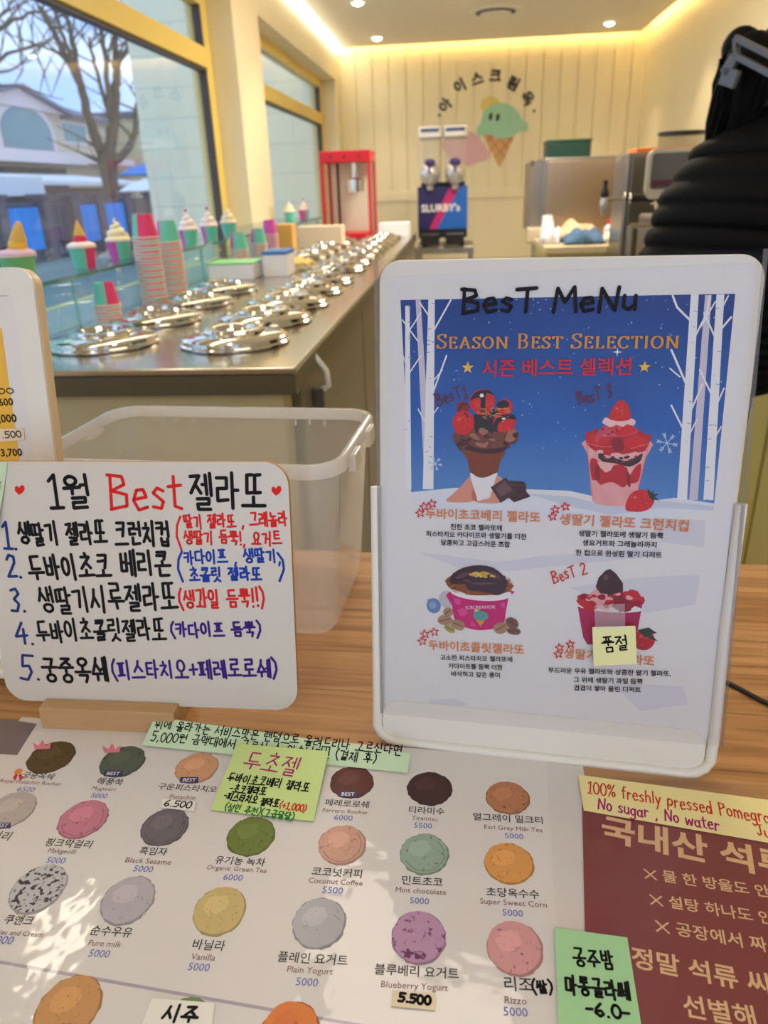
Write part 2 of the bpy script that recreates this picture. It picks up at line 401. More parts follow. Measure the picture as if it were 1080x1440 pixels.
LAT = {
 '0': (.6, [_circ(.3, .5, .28, .5, 12)]), '1': (.5, [[(.08, .82), (.3, 1), (.3, 0)], [(.05, .0), (.52, .0)]]), '2': (.6, [[(.03, .8), (.2, 1), (.5, .92), (.5, .65), (.03, 0), (.6, .02)]]),
 '3': (.6, [[(.05, .92), (.35, 1), (.52, .8), (.22, .56), (.52, .36), (.4, .06), (.02, .06)]]), '4': (.65, [[(.42, 1), (.0, .35), (.65, .38)], [(.48, .7), (.46, 0)]]),
 '5': (.6, [[(.1, 1), (.1, .55), (.42, .6), (.56, .35), (.38, .03), (.0, .06)], [(.1, .98), (.6, 1)]]), '6': (.6, [[(.42, 1), (.1, .6), (.03, .25), (.3, 0), (.55, .2), (.4, .46), (.08, .36)]]),
 '7': (.6, [[(.02, .96), (.58, 1), (.25, 0)]]), '8': (.6, [_circ(.3, .75, .2, .25), _circ(.3, .25, .26, .25)]), '9': (.6, [_circ(.28, .72, .24, .28), [(.52, .72), (.46, 0)]]),
 '.': (.25, [[(.1, .03), (.13, .02)]]), ',': (.3, [[(.16, .08), (.06, -.14)]]), '!': (.25, [[(.12, 1), (.1, .3)], [(.1, .05), (.12, .03)]]), '-': (.45, [[(.02, .48), (.4, .5)]]), '+': (.6, [[(.02, .45), (.58, .47)], [(.3, .75), (.3, .18)]]),
 '(': (.35, [[(.32, 1.1), (.1, .8), (.05, .4), (.3, -.1)]]), ')': (.35, [[(.03, 1.1), (.28, .8), (.3, .4), (.03, -.1)]]), '%': (.8, [_circ(.16, .78, .14, .18, 8), _circ(.62, .2, .14, .18, 8), [(.65, 1), (.12, 0)]]),
 'B': (.7, [[(.1, 1), (.05, 0)], [(.0, 1), (.5, .95), (.56, .72), (.1, .54), (.62, .42), (.6, .1), (.02, 0)]]), 'T': (.75, [[(.0, .95), (.75, 1)], [(.4, .98), (.36, 0)]]), 'M': (.85, [[(.0, 0), (.14, .95), (.42, .4), (.74, 1), (.84, .0)]]),
 'N': (.75, [[(.05, 0), (.1, .95), (.62, .05), (.7, 1)]]), 'P': (.62, [[(.1, 1), (.08, 0)], [(.05, .98), (.5, .96), (.56, .68), (.1, .5)]]), 'J': (.5, [[(.1, .98), (.5, 1)], [(.34, 1), (.32, .15), (.15, 0), (.0, .15)]]),
 'a': (.55, [_circ(.24, .28, .22, .28, 9), [(.46, .58), (.46, .1), (.54, 0)]]), 'c': (.5, [[(.46, .5), (.25, .6), (.04, .3), (.22, 0), (.48, .1)]]), 'd': (.58, [_circ(.24, .28, .22, .28, 9), [(.48, 1), (.48, 0)]]),
 'e': (.55, [[(.04, .3), (.48, .36), (.4, .58), (.16, .56), (.03, .28), (.18, .0), (.5, .08)]]), 'f': (.42, [[(.4, .95), (.24, .98), (.16, .7), (.16, 0)], [(.0, .58), (.38, .6)]]), 'g': (.55, [_circ(.24, .3, .22, .28, 9), [(.46, .58), (.46, -.25), (.2, -.38), (.04, -.25)]]),
 'h': (.55, [[(.06, 1), (.06, 0)], [(.06, .4), (.3, .6), (.46, .45), (.48, 0)]]), 'i': (.22, [[(.1, .6), (.1, 0)], [(.1, .82), (.12, .84)]]), 'l': (.22, [[(.1, 1), (.1, 0)]]), 'm': (.8, [[(.06, .6), (.06, 0)], [(.06, .42), (.24, .6), (.38, .45), (.4, 0)], [(.4, .42), (.58, .6), (.72, .45), (.74, 0)]]),
 'n': (.55, [[(.06, .6), (.06, 0)], [(.06, .4), (.3, .6), (.46, .45), (.48, 0)]]), 'o': (.52, [_circ(.25, .3, .22, .3, 10)]), 'p': (.55, [[(.06, .6), (.05, -.38)], _circ(.28, .3, .22, .28, 9)]), 'r': (.42, [[(.06, .6), (.06, 0)], [(.06, .36), (.22, .58), (.4, .52)]]),
 's': (.48, [[(.42, .52), (.22, .6), (.06, .46), (.4, .2), (.3, .0), (.02, .06)]]), 't': (.45, [[(.2, .95), (.2, .1), (.42, .02)], [(.0, .66), (.44, .7)]]), 'u': (.55, [[(.05, .6), (.06, .12), (.25, .0), (.46, .2)], [(.46, .6), (.48, 0)]]), 'w': (.75, [[(.02, .6), (.16, 0), (.36, .5), (.54, 0), (.72, .6)]]),
 'y': (.52, [[(.04, .6), (.24, .1)], [(.48, .6), (.1, -.38)]]), ' ': (.4, []),
 '+': (.6, [[(.02, .45), (.58, .47)], [(.3, .75), (.3, .18)]])}
def _sf(x, y=0.0, w=.11): return [(x - w, y), (x + w, y)]
SER = {'S': (.62, [[(.54, .82), (.5, .95), (.3, 1), (.1, .9), (.08, .72), (.3, .54), (.52, .4), (.56, .2), (.44, .04), (.24, 0), (.08, .06), (.04, .2)], [(.54, 1), (.54, .76)], [(.04, .0), (.04, .24)]]),
 'E': (.7, [[(.16, 1), (.16, 0)], _sf(.16, 1), [(.1, 1), (.6, 1)], [(.6, 1), (.6, .82)], [(.16, .52), (.48, .52)], [(.48, .62), (.48, .42)], [(.08, 0), (.64, 0)], [(.64, 0), (.64, .2)]]),
 'A': (.9, [[(.45, 1), (.12, 0)], [(.45, 1), (.78, 0)], [(.24, .34), (.66, .34)], _sf(.12), _sf(.78)]), 'O': (.92, [_circ(.44, .5, .38, .5, 20)]), 'N': (.95, [[(.14, 1), (.14, 0)], [(.14, 1), (.78, 0)], [(.78, 1), (.78, 0)], _sf(.14), _sf(.78, 1), _sf(.12, 1)]),
 'B': (.74, [[(.16, 1), (.16, 0)], [(.06, 1), (.42, 1), (.56, .9), (.56, .66), (.42, .54), (.16, .53)], [(.42, .54), (.6, .42), (.62, .16), (.46, .02), (.06, 0)]]), 'T': (.76, [[(.38, 1), (.38, 0)], [(.04, 1), (.72, 1)], [(.04, 1), (.04, .82)], [(.72, 1), (.72, .82)], _sf(.38, 0, .14)]),
 'L': (.66, [[(.16, 1), (.16, 0)], _sf(.16, 1), [(.06, 0), (.6, 0)], [(.6, 0), (.6, .22)]]), 'C': (.82, [[(.72, .76), (.64, .93), (.44, 1), (.2, .9), (.07, .62), (.07, .36), (.2, .1), (.44, 0), (.64, .06), (.74, .22)], [(.72, 1), (.72, .74)]]), 'I': (.36, [[(.17, 1), (.17, 0)], _sf(.17), _sf(.17, 1)])}
def layout(text, rnd, jit):
    x = 0; out = []
    for ch in text:
        o = ord(ch)
        if 0xAC00 <= o <= 0xD7A3: sts, w_, adv = syllable(ch), .92, 1.06
        elif ch in LAT: adv, sts = LAT[ch]; w_ = 1; adv += .12
        else: continue
        dy = rnd.uniform(-jit, jit); k = 1 + rnd.uniform(-jit, jit); sh = rnd.uniform(-jit, jit) * 1.2
        for st in sts: out.append([(x + px_ * w_ + sh * (py_ - .5) + rnd.uniform(-jit, jit) * .22, .5 + (py_ - .5) * k + dy + rnd.uniform(-jit, jit) * .22) for px_, py_ in st])
        x += adv
    return out, max(x - .1, .1)
def serif_text(P, text, L, R, hcap, m, pen):
    """small-caps roman lettering: first letter of each word tall"""
    x = 0; sts = []; first = True
    for ch in text:
        if ch == ' ': x += .42; first = True; continue
        k = 1.0 if first else .8; first = False; adv, ss = SER[ch]
        sts += [[(x + a * k, b * k) for a, b in st] for st in ss]; x += adv * k + .13
    a = Vector(P.sh.at(*L)); c = Vector(P.sh.at(*R)); d = c - a; w_ = d.length; e = d / w_; up = Vector((-e.y, e.x)); kx = w_ / x
    mx, my = (L[0] + R[0]) / 2, (L[1] + R[1]) / 2
    hh = abs((Vector(P.sh.at(mx, my - hcap / 2)) - Vector(P.sh.at(mx, my + hcap / 2))).dot(up))
    for st in sts: P.stroke([a + e * (px_ * kx) + up * ((py_ - .5) * hh) for px_, py_ in st], pen, m, e)
# ------------------------------------------------------------------ the room
XL, XR, YB, YF = -1.134, 1.66, 7.93, -2.4
cream = mat('cream_paint', (240, 229, 194), 0.6, var=0.03, scale=6)
ceilp = mat('ceiling_paint', (242, 236, 222), 0.75)
yellow = mat('yellow_frame_paint', (238, 210, 112), 0.38)
gasket = mat('black_gasket', (84, 76, 76), 0.5)
glassm = clear('window_glass', body=0.015, rough=0.0, ior=1.5, tint=(246, 252, 252))

def tiles():
    m = mat('floor_tile', (150, 142, 130), 0.35); t = m.node_tree; b = t.nodes['Principled BSDF']
    tcn = N('ShaderNodeTexCoord', t); br = N('ShaderNodeTexBrick', t)
    br.offset = 0.0; br.inputs['Scale'].default_value = 1.0; br.inputs['Brick Width'].default_value = 0.6; br.inputs['Row Height'].default_value = 0.6; br.inputs['Mortar Size'].default_value = 0.004
    br.inputs['Color1'].default_value = S(208, 202, 190); br.inputs['Color2'].default_value = S(202, 195, 183); br.inputs['Mortar'].default_value = S(96, 92, 86)
    t.links.new(tcn.outputs['Object'], br.inputs['Vector']); t.links.new(br.outputs[0], b.inputs['Base Color']); return m
struct(boxo('floor', tiles(), (XL - 0.3, XR + 0.2, YF, YB + 0.2, -0.12, 0)))
b = MB(); b.box(-1.075, 1.578, YF, 7.83, CEIL, CEIL + 0.025); b.box(XL - 0.25, XR + 0.2, YF, YB + 0.2, CEIL + 0.14, CEIL + 0.2)
struct(b.build('ceiling', ceilp, bevel=0))
W1, W2, SILL, HEAD = (0.4, 4.28), (4.83, 7.65), 0.94, 2.23
b = MB()
b.box(XL - 0.24, XL, YF, YB, 0, SILL); b.box(XL - 0.24, XL, YF, YB, HEAD, CEIL + 0.14)
for y0, y1 in ((YF, W1[0]), (W1[1], W2[0]), (W2[1], YB)): b.box(XL - 0.24, XL, y0, y1, SILL, HEAD)
struct(b.build('wall_left', cream))
struct(boxo('wall_right', cream, (XR, XR + 0.15, YF, YB, 0, CEIL + 0.14)))
b = MB(); b.box(XL - 0.24, XR, YB, YB + 0.15, 0, CEIL + 0.14); x = XL
while x < XR - 0.01:
    b.box(x + 0.005, min(x + 0.153, XR), YB - 0.014, YB, 1.26, CEIL + 0.13); x += 0.157
x = XL
while x < XR - 0.01:
    b.box(x + 0.003, min(x + 0.62, XR), YB - 0.012, YB, 0.0, 1.2); x += 0.625
struct(b.build('wall_back', cream))
struct(boxo('trim_1', cream, (XL, XR, YB - 0.03, YB, 1.19, 1.275), bevel=0.006))

def window(n, y0, y1, zt0, zt1):
    r = root('window_%d' % n, None, None, (0, 0, 0)); r['kind'] = 'structure'
    f = MB(); xa, xb = -1.325, -1.262
    f.box(xa, xb, y0, y0 + 0.1, SILL, HEAD); f.box(xa, xb, y1 - 0.1, y1, SILL, HEAD)
    f.box(xa, xb, y0 + 0.1, y1 - 0.1, HEAD - 0.065, HEAD); f.box(xa, xb, y0 + 0.1, y1 - 0.1, SILL, SILL + 0.06)
    f.box(xa - 0.005, xb + 0.012, y0 + 0.1, y1 - 0.1, zt0, zt1)
    for a, c in (((y0 + 0.1, y1 - 0.1), (zt0 - 0.012, zt0)), ((y0 + 0.1, y1 - 0.1), (zt1, zt1 + 0.008))): f.box(xa + 0.02, xb - 0.004, a[0], a[1], c[0], c[1], 1)
    for ya in (y0 + 0.1, y1 - 0.108): f.box(xa + 0.02, xb - 0.004, ya, ya + 0.008, SILL + 0.06, HEAD - 0.065, 1)
    f.build('window_frame', [yellow, gasket], r)
    p = MB(); p.box(-1.298, -1.29, y0 + 0.1, y1 - 0.1, SILL + 0.06, zt0); p.box(-1.298, -1.29, y0 + 0.1, y1 - 0.1, zt1, HEAD - 0.065)
    p.build('pane', glassm, r)
    s = boxo('window_sill', cream, (-1.262, XL + 0.01, y0, y1, SILL - 0.02, SILL + 0.004), r)
    return r
window(1, W1[0], W1[1], 1.893, 1.98)
window(2, W2[0], W2[1], 1.868, 1.955)

# cove lights: glowing strips along the ceiling's edges
ledw = mat('cove_strip_white', (255, 246, 226), 0.5, emit=11.0)
ledy = mat('cove_strip_warm', (255, 220, 146), 0.5, emit=LED_BACK)
ledr = mat('cove_strip_side', (255, 222, 150), 0.5, emit=LED_RIGHT)
def cove(label, m, dims):
    tag(boxo('cove_light_strip', m, dims), label, 'light strip', 'strip lights hidden along the ceiling edge')
cove('bright white strip light along the ceiling above the window wall', ledw, (XL + 0.001, XL + 0.02, 1.2, 7.86, 2.462, 2.545))
cove('warm strip light along the ceiling above the panelled back wall', ledy, (-1.05, 1.55, 7.79, 7.82, CEIL + 0.026, CEIL + 0.05))
cove('warm strip light along the ceiling above the long right wall', ledr, (1.54, 1.57, -1.0, 7.76, CEIL + 0.026, CEIL + 0.05))

chrome = mat('chrome', (225, 225, 225), 0.12, 1.0)
white_pl = mat('white_plastic', (236, 234, 228), 0.35)
lampg = mat('downlight_glow', (255, 244, 220), 0.5, emit=30)
for k, (px, py, lab) in enumerate(((503, 3, 'recessed ceiling spotlight nearest the window wall, in front of the other'), (530, 53, 'recessed ceiling spotlight by the far left corner of the ceiling'),
                                   (857, 32, 'recessed ceiling spotlight by the far right corner of the ceiling'))):
    p = at_z(px, py, CEIL); r = root('recessed_downlight', lab, 'ceiling light', (p.x, p.y, CEIL), group='ceiling spotlights')
    b = MB(); b.lathe([(0.052, 0.002), (0.052, -0.004), (0.04, -0.006), (0.036, 0.002)], 24); b.build('trim_ring', white_pl, r, smooth=40)
    b = MB(); b.ball((0, 0, -0.004), (0.036, 0.036, 0.016), 16, 8); b.build('lamp', lampg, r, smooth=60)
    spot((p.x, p.y, CEIL - 0.03), 20, 80)
for y in (1.9, 3.3, 4.7): spot((-0.71, y, CEIL - 0.02), 20, 85)
for y in (5.9, 4.5, 3.1, 1.7): spot((1.36, y, CEIL - 0.02), 24, 70)
p = at_z(697, 15, CEIL)
r = root('ceiling_air_diffuser', 'round white air diffuser set in the ceiling', 'air vent', (p.x, p.y, CEIL))
b = MB(); b.lathe([(0.19, 0.002), (0.19, -0.006), (0.135, -0.012), (0.125, 0.001)], 36); b.build('outer_ring', white_pl, r, smooth=40)
b = MB(); b.lathe([(0.118, -0.004), (0.118, -0.022), (0.09, -0.03), (0.0, -0.032)], 36); b.build('centre_plate', white_pl, r, smooth=40)
b = MB(); b.lathe([(0.15, -0.0125), (0.138, -0.0128), (0.117, -0.018), (0.117, -0.005), (0.15, -0.0)], 36); b.build('air_slot', mat('slot_shade', (60, 56, 52), 0.6), r)  # dark ring colour stands for the shade inside the diffuser gap

# ------------------------------------------------------------------ shop emblem on the back wall
YW = YB - 0.0145
def wallp(px, py): p = at_y(px, py, YW); return (p.x, p.z)
ink = mat('dark_ink', (42, 42, 44), 0.5); mint = mat('mint_paint', (158, 208, 178), 0.5); pinkp = mat('dusty_pink_paint', (222, 178, 186), 0.5)
cone_p = mat('waffle_paint', (214, 168, 110), 0.5); cone_l = mat('waffle_line_paint', (186, 136, 84), 0.5); lemon = mat('lemon_paint', (226, 206, 112), 0.5)
em = root('wall_emblem', 'ice cream cone emblem with arched lettering painted on the panelled back wall', 'wall sign', (0, YW, 0), rot=(pi / 2, 0, 0))
def smooth_poly(pp, n=5):
    out = []; L_ = len(pp)
    for i in range(L_):
        p0, p1, p2, p3 = [Vector(pp[(i + q - 1) % L_]) for q in range(4)]
        for k in range(n):
            t = k / n; out.append(tuple(0.5 * ((2 * p1) + (-p0 + p2) * t + (2 * p0 - 5 * p1 + 4 * p2 - p3) * t * t + (-p0 + 3 * p1 - 3 * p2 + p3) * t ** 3)))
    return out
def disc(cx, cy, rx, ry, rot=0, n=24): return [(cx + rx * cos(2 * pi * k / n) * cos(rot) - ry * sin(2 * pi * k / n) * sin(rot), cy + rx * cos(2 * pi * k / n) * sin(rot) + ry * sin(2 * pi * k / n) * cos(rot)) for k in range(n)]
def plate(name, pp, m, z0, z1, px_=True, sm=True):
    q = [wallp(*p) for p in pp] if px_ else pp
    b = MB(); b.prism(smooth_poly(q) if sm else q, z0, z1); return b.build(name, m, em)
plate('lemon_scoop', [(676, 150), (680, 140), (690, 136), (700, 139), (704, 148), (700, 160), (684, 162)], lemon, 0, 0.002)
plate('pink_scoop', [(622, 204), (628, 193), (642, 187), (660, 185), (672, 190), (680, 201), (686, 213), (685, 225), (672, 228), (661, 233), (648, 231), (632, 222)], pinkp, 0, 0.003)
plate('cone', [(679, 190), (725, 188), (704, 234), (701, 234)], cone_p, 0, 0.003, sm=False)
b = MB()
for (a, c) in (((686, 190), (710, 222)), ((698, 189), (715, 210)), ((711, 189), (720, 200)), ((690, 211), (708, 189)), ((696, 222), (721, 192)), ((684, 199), (694, 190))):
    p, q = Vector(wallp(*a)), Vector(wallp(*c)); d = (q - p).normalized(); n_ = Vector((-d.y, d.x)) * 0.006
    b.prism([tuple(p + n_), tuple(p - n_), tuple(q - n_), tuple(q + n_)], 0.003, 0.0036)
b.build('waffle_lines', cone_l, em)
plate('mint_scoop', [(670, 182), (676, 172), (680, 158), (690, 148), (704, 145), (720, 149), (730, 160), (734, 168), (742, 174), (741, 184), (730, 185), (724, 190), (712, 195), (698, 194), (688, 189), (674, 191)], mint, 0.0005, 0.005)
b = MB()
for (px, py) in ((690, 164), (700, 165)): x, z = wallp(px, py); b.prism(disc(x, z, 0.018, 0.034, -0.2), 0.005, 0.0058)
b.build('eyes', ink, em)
b = MB()
for ch, px, py, rot in (('아', 626, 148, 50), ('이', 646, 121, 30), ('스', 671, 110, 14), ('크', 697, 106, -4), ('림', 722, 117, -28), ('옥', 742, 138, -52)):
    vs_, fs, x0, x1, y0, y1 = glyphs(ch, 0.05); x, z = wallp(px, py); k = 0.118; a = radians(rot)
    cx, cy = (x0 + x1) / 2, (y0 + y1) / 2
    b.add([(x + k * ((u - cx) * cos(a) - (v - cy) * sin(a)), z + k * ((u - cx) * sin(a) + (v - cy) * cos(a)), 0.001) for u, v in vs_], fs)
for px, py in ((618, 162), (751, 156)): x, z = wallp(px, py); b.flat(disc(x, z, 0.013, 0.013), 0.001)
b.build('lettering', ink, em, recalc=False)

# ------------------------------------------------------------------ the street outside the windows
GZ = -0.15
asph = mat('asphalt', (120, 130, 144), 0.85, var=0.12, scale=1.5); conc = mat('concrete', (150, 146, 142), 0.8, var=0.1, scale=4)
struct(boxo('ground', asph, (-60, XL - 0.3, -15, 70, GZ - 0.2, GZ)))
b = MB(); b.box(-60, -8.6, -15, 70, GZ, GZ + 0.1); struct(b.build('pavement', mat('pavement_slabs', (160, 156, 156), 0.85, var=0.1, scale=2)))
def blockwall():
    m = mat('pale_block', (224, 226, 206), 0.7); t = m.node_tree; b = t.nodes['Principled BSDF']
    tcn = N('ShaderNodeTexCoord', t); mpn = N('ShaderNodeMapping', t); mpn.inputs['Rotation'].default_value = (pi / 2, 0, 0); br = N('ShaderNodeTexBrick', t)
    br.inputs['Scale'].default_value = 1.0; br.inputs['Brick Width'].default_value = 40; br.inputs['Row Height'].default_value = 0.3; br.inputs['Mortar Size'].default_value = 0.006
    br.inputs['Color1'].default_value = S(244, 242, 214); br.inputs['Color2'].default_value = S(238, 238, 208); br.inputs['Mortar'].default_value = S(206, 212, 192)
    t.links.new(tcn.outputs['Object'], mpn.inputs[0]); t.links.new(mpn.outputs[0], br.inputs['Vector']); t.links.new(br.outputs[0], b.inputs['Base Color']); return m
struct(boxo('wall_outside', blockwall(), (-3.56, XL - 0.24, 9.0, 9.3, GZ, 4.6)))

FX = -9.5
post_m = mat('fence_post_stone', (112, 98, 104), 0.8); bar_m = mat('fence_bars', (84, 82, 94), 0.6); blue_m = mat('blue_banner_cloth', (44, 140, 226), 0.6, var=0.25, scale=3)
fence = root('street_fence', 'dark fence with stone posts and bars across the street', 'fence', (FX, 0, GZ + 0.1))
ys = [14.6, 15.6, 17.4, 18.8, 20.2, 22.0, 24.0, 26.0]
for y in ys:
    b = MB(); b.box(-0.17, 0.17, y - 0.17, y + 0.17, 0, 1.42); b.box(-0.21, 0.21, y - 0.21, y + 0.21, 1.42, 1.5); b.build('post', post_m, fence)
for y0, y1 in zip(ys, ys[1:]):
    b = MB(); b.box(-0.03, 0.03, y0 + 0.17, y1 - 0.17, 1.26, 1.34); b.box(-0.03, 0.03, y0 + 0.17, y1 - 0.17, 0.1, 0.18); y = y0 + 0.3
    while y < y1 - 0.2: b.box(-0.025, 0.025, y - 0.025, y + 0.025, 0.18, 1.26); y += 0.2
    b.box(-0.06, 0.06, y0 + 0.17, y1 - 0.17, 0, 0.1); b.build('bar_panel', bar_m, fence)
for y0, y1, lab in ((15.85, 17.1, 'wide blue banner tied to the fence at the left edge of the street view'), (19.0, 20.0, 'blue banner on the fence just left of the bare tree trunk'), (20.5, 21.7, 'blue banner on the fence below the parasols')):
    b = MB(); n = 8
    prof = [(FX + 0.08 + 0.012 * sin(k * 1.9), y0 + (y1 - y0) * k / n) for k in range(n + 1)]
    b.prism(prof + [(x + 0.012, y) for x, y in reversed(prof)], GZ + 0.45, GZ + 1.33); tag(b.build('fence_banner', blue_m), lab, 'banner', 'blue banners on the street fence')

beige = mat('beige_render', (214, 196, 172), 0.8, var=0.04, scale=1); pinkw = mat('pinkish_trim', (226, 208, 206), 0.7); rooft = mat('grey_roof_tiles', (128, 126, 142), 0.7, var=0.15, scale=2); teal = mat('arched_window_glass', (112, 146, 152), 0.15, var=0.2, scale=0.6)
hs = root('street_house', 'beige house with a big arched window and grey tiled roof across the street', 'house', (-16, 0, GZ))
b = MB(); b.box(-7, 0, 25.9, 32.2, 0, 4.6); b.box(-7, -0.6, 32.2, 37.6, 0, 4.75); b.build('wall', beige, hs)
b = MB(); b.add([(0.3, 25.5, 4.55), (0.3, 32.3, 4.55), (0.3, 28.9, 5.15), (-7, 25.5, 4.55), (-7, 32.3, 4.55), (-7, 28.9, 5.15)], [(0, 1, 2), (3, 5, 4), (0, 2, 5, 3), (1, 4, 5, 2), (0, 3, 4, 1)]); b.build('gable', pinkw, hs)
b = MB(); b.add([(0.5, 25.2, 4.6), (0.5, 28.9, 5.3), (-7, 28.9, 5.3), (-7, 25.2, 4.6), (0.5, 32.6, 4.6), (-7, 32.6, 4.6)], [(0, 1, 2, 3), (1, 4, 5, 2)])
b.add([(-0.2, 31.9, 4.75), (-0.2, 37.9, 4.75), (-3.6, 37.9, 5.75), (-3.6, 31.9, 5.75), (-7, 31.9, 4.75), (-7, 37.9, 4.75)], [(0, 1, 2, 3), (3, 2, 5, 4)]); o = b.build('roof', rooft, hs)
sl = o.modifiers.new('solid', 'SOLIDIFY'); sl.thickness = 0.14
def arch(yc, hw, z0, zs, rise, n=14): return [(yc - hw, z0), (yc + hw, z0)] + [(yc + hw * cos(pi * k / n), zs + rise * sin(pi * k / n)) for k in range(n + 1)]
def xprism(b, poly, x0, x1, mi=0):
    n = len(poly); b.add([(x0, y, z) for y, z in poly] + [(x1, y, z) for y, z in poly], [tuple(range(n)), tuple(reversed(range(n, 2 * n)))] + [(k, (k + 1) % n, n + (k + 1) % n, n + k) for k in range(n)], mi)
b = MB(); xprism(b, arch(29.1, 2.05, 3.1, 3.7, 1.15), 0.0, 0.2); aw = b.build('arched_window', pinkw, hs)
b = MB(); xprism(b, arch(29.1, 1.72, 3.22, 3.75, 0.85), 0.2, 0.23); b.build('pane', teal, aw)
b = MB(); b.box(0, 0.8, 25.5, 32.3, 2.72, 3.12); b.box(-0.6, 0.6, 32.3, 37.6, 2.8, 3.05); b.build('balcony_slab', pinkw, hs)
b = MB(); b.box(0.0, 0.06, 26.5, 31.8, 0.4, 2.6); b.build('shop_front', mat('dim_shop_front', (104, 92, 84), 0.5), hs)
b = MB(); b.box(-0.62, -0.54, 33.2, 35.6, 3.6, 4.5); wn = b.build('window', pinkw, hs)
b = MB(); b.box(-0.54, -0.52, 33.4, 35.4, 3.72, 4.38); b.build('pane', teal, wn)
yb_ = root('yellow_house', 'plain pale yellow house behind the bare tree', 'house', (-18, 42, GZ))
b = MB(); b.box(-8, 2.5, -3, 14, 0, 5.0); b.build('wall', mat('pale_yellow_render', (222, 208, 172), 0.8), yb_)
b = MB(); b.box(-8.3, 2.8, -3.3, 14.3, 5.0, 5.22); b.build('roof', rooft, yb_)
b = MB(); b.box(2.5, 2.55, 2.5, 5.5, 3.2, 4.6); b.build('window', teal, yb_)
# white canopy and low lean-to roof behind the fence
cp = root('white_shop_canopy', 'white shop canopy with a plain sign face behind the fence', 'canopy', (-12.5, 20.2, GZ + 0.1))
b = MB(); b.box(-1.5, 0.4, -1.6, 2.4, 1.5, 1.98); b.build('fascia', mat('white_sheet', (232, 236, 244), 0.5), cp)
for y in (-1.0, 2.2): b = MB(); b.box(0.2, 0.3, y - 0.05, y + 0.05, 0, 1.5); b.build('post', bar_m, cp)
ln = root('lean_to_shed', 'low shed with a pale sheet roof behind the fence', 'shed', (-12.8, 23.0, GZ + 0.1))
b = MB(); b.box(-2, 0, 0, 7, 0, 1.72); b.build('wall', mat('shed_wall', (132, 112, 108), 0.8), ln)
b = MB(); b.add([(0.5, -0.3, 1.78), (0.5, 7.3, 1.78), (-2.2, 7.3, 2.1), (-2.2, -0.3, 2.1)], [(0, 1, 2, 3)]); o = b.build('roof', mat('white_sheet', (232, 236, 244), 0.5), ln); o.modifiers.new('solid', 'SOLIDIFY').thickness = 0.12

bark = mat('bark', (112, 98, 84), 0.9, var=0.25, scale=8, bump=0.5)
def px_tree(name, label, polys, yd, twigs=0, seed=3):
    rnd = random.Random(seed); b = MB(); tips = []
    for pts, w0, w1, dy in polys:
        P = []; R = []
        for i, (px, py) in enumerate(pts):
            t = i / (len(pts) - 1); P.append(at_y(px, py, yd + dy * t)); R.append((w0 + (w1 - w0) * t) / 2 * yd * 1.05 / FPX)
        Q, RR = [], []
        for i in range(len(P) - 1):
            for k in range(4): Q.append(P[i].lerp(P[i + 1], k / 4) + Vector((rnd.uniform(-1, 1), rnd.uniform(-1, 1), rnd.uniform(-1, 1))) * 0.03 * (k > 0)); RR.append(R[i] + (R[i + 1] - R[i]) * k / 4)
        Q.append(P[-1]); RR.append(R[-1]); b.tube(Q, RR, 8)
        for _ in range(twigs):
            i = rnd.randrange(len(Q) // 3, len(Q)); p = Q[i]; d = Vector((rnd.uniform(-1, 1), rnd.uniform(-.8, .8), rnd.uniform(.1, 1))).normalized() * rnd.uniform(.5, 1.6)
            mid = p + d * .5 + Vector((0, 0, .12)); b.tube([p, mid, p + d + Vector((rnd.uniform(-.2, .2), 0, .25))], [RR[i] * .45, .022, .008], 5)
            e = mid + Vector((rnd.uniform(-1, 1), rnd.uniform(-.6, .6), rnd.uniform(.2, 1))).normalized() * rnd.uniform(.3, .8); b.tube([mid, e], [.016, .006], 4)
    return tag(b.build(name, bark, smooth=60), label, 'tree')
k = 1 / 3.6
def zz(*pp): return [(x * k, y * k) for x, y in pp]
px_tree('bare_tree', 'pruned bare tree standing behind the street fence', [
    (zz((572, 1300), (566, 1000), (552, 860), (545, 780)), 19, 23, 0),
    (zz((530, 800), (500, 740), (450, 600), (410, 430), (345, 310), (270, 150), (195, 30)), 15, 5, -1),
    (zz((552, 790), (572, 650), (585, 500), (590, 380), (585, 300), (580, 150)), 15, 7, .5),
    (zz((585, 320), (640, 260), (668, 200)), 8, 5, .3), (zz((560, 600), (545, 430), (530, 260), (505, 130)), 8, 5, -.5),
    (zz((548, 560), (505, 420), (475, 290), (452, 190)), 6, 3, -.8), (zz((590, 815), (655, 745), (686, 660), (692, 560), (702, 470)), 10, 5, .6),
    (zz((408, 420), (382, 290), (350, 130), (330, 50)), 8, 4, .4), (zz((395, 370), (330, 220), (290, 90), (240, -10)), 6, 4, .6)], 22.0, twigs=7)
px_tree('twiggy_tree', 'bare twiggy tree reaching in from beyond the left edge', [
    ([(-60, 300), (-55, 150), (-40, 60)], 20, 12, 0), ([(-52, 130), (10, 75), (70, 62)], 7, 1.5, 1), ([(-45, 90), (0, 40), (40, 18), (85, 12)], 7, 1.5, 0),
    ([(-50, 110), (10, 100), (50, 82)], 5, 1.2, -1), ([(-45, 70), (0, 22), (30, -10)], 6, 1.5, 1), ([(-52, 120), (20, 120), (90, 140)], 4, 1, 1)], 20.0, twigs=6, seed=9)
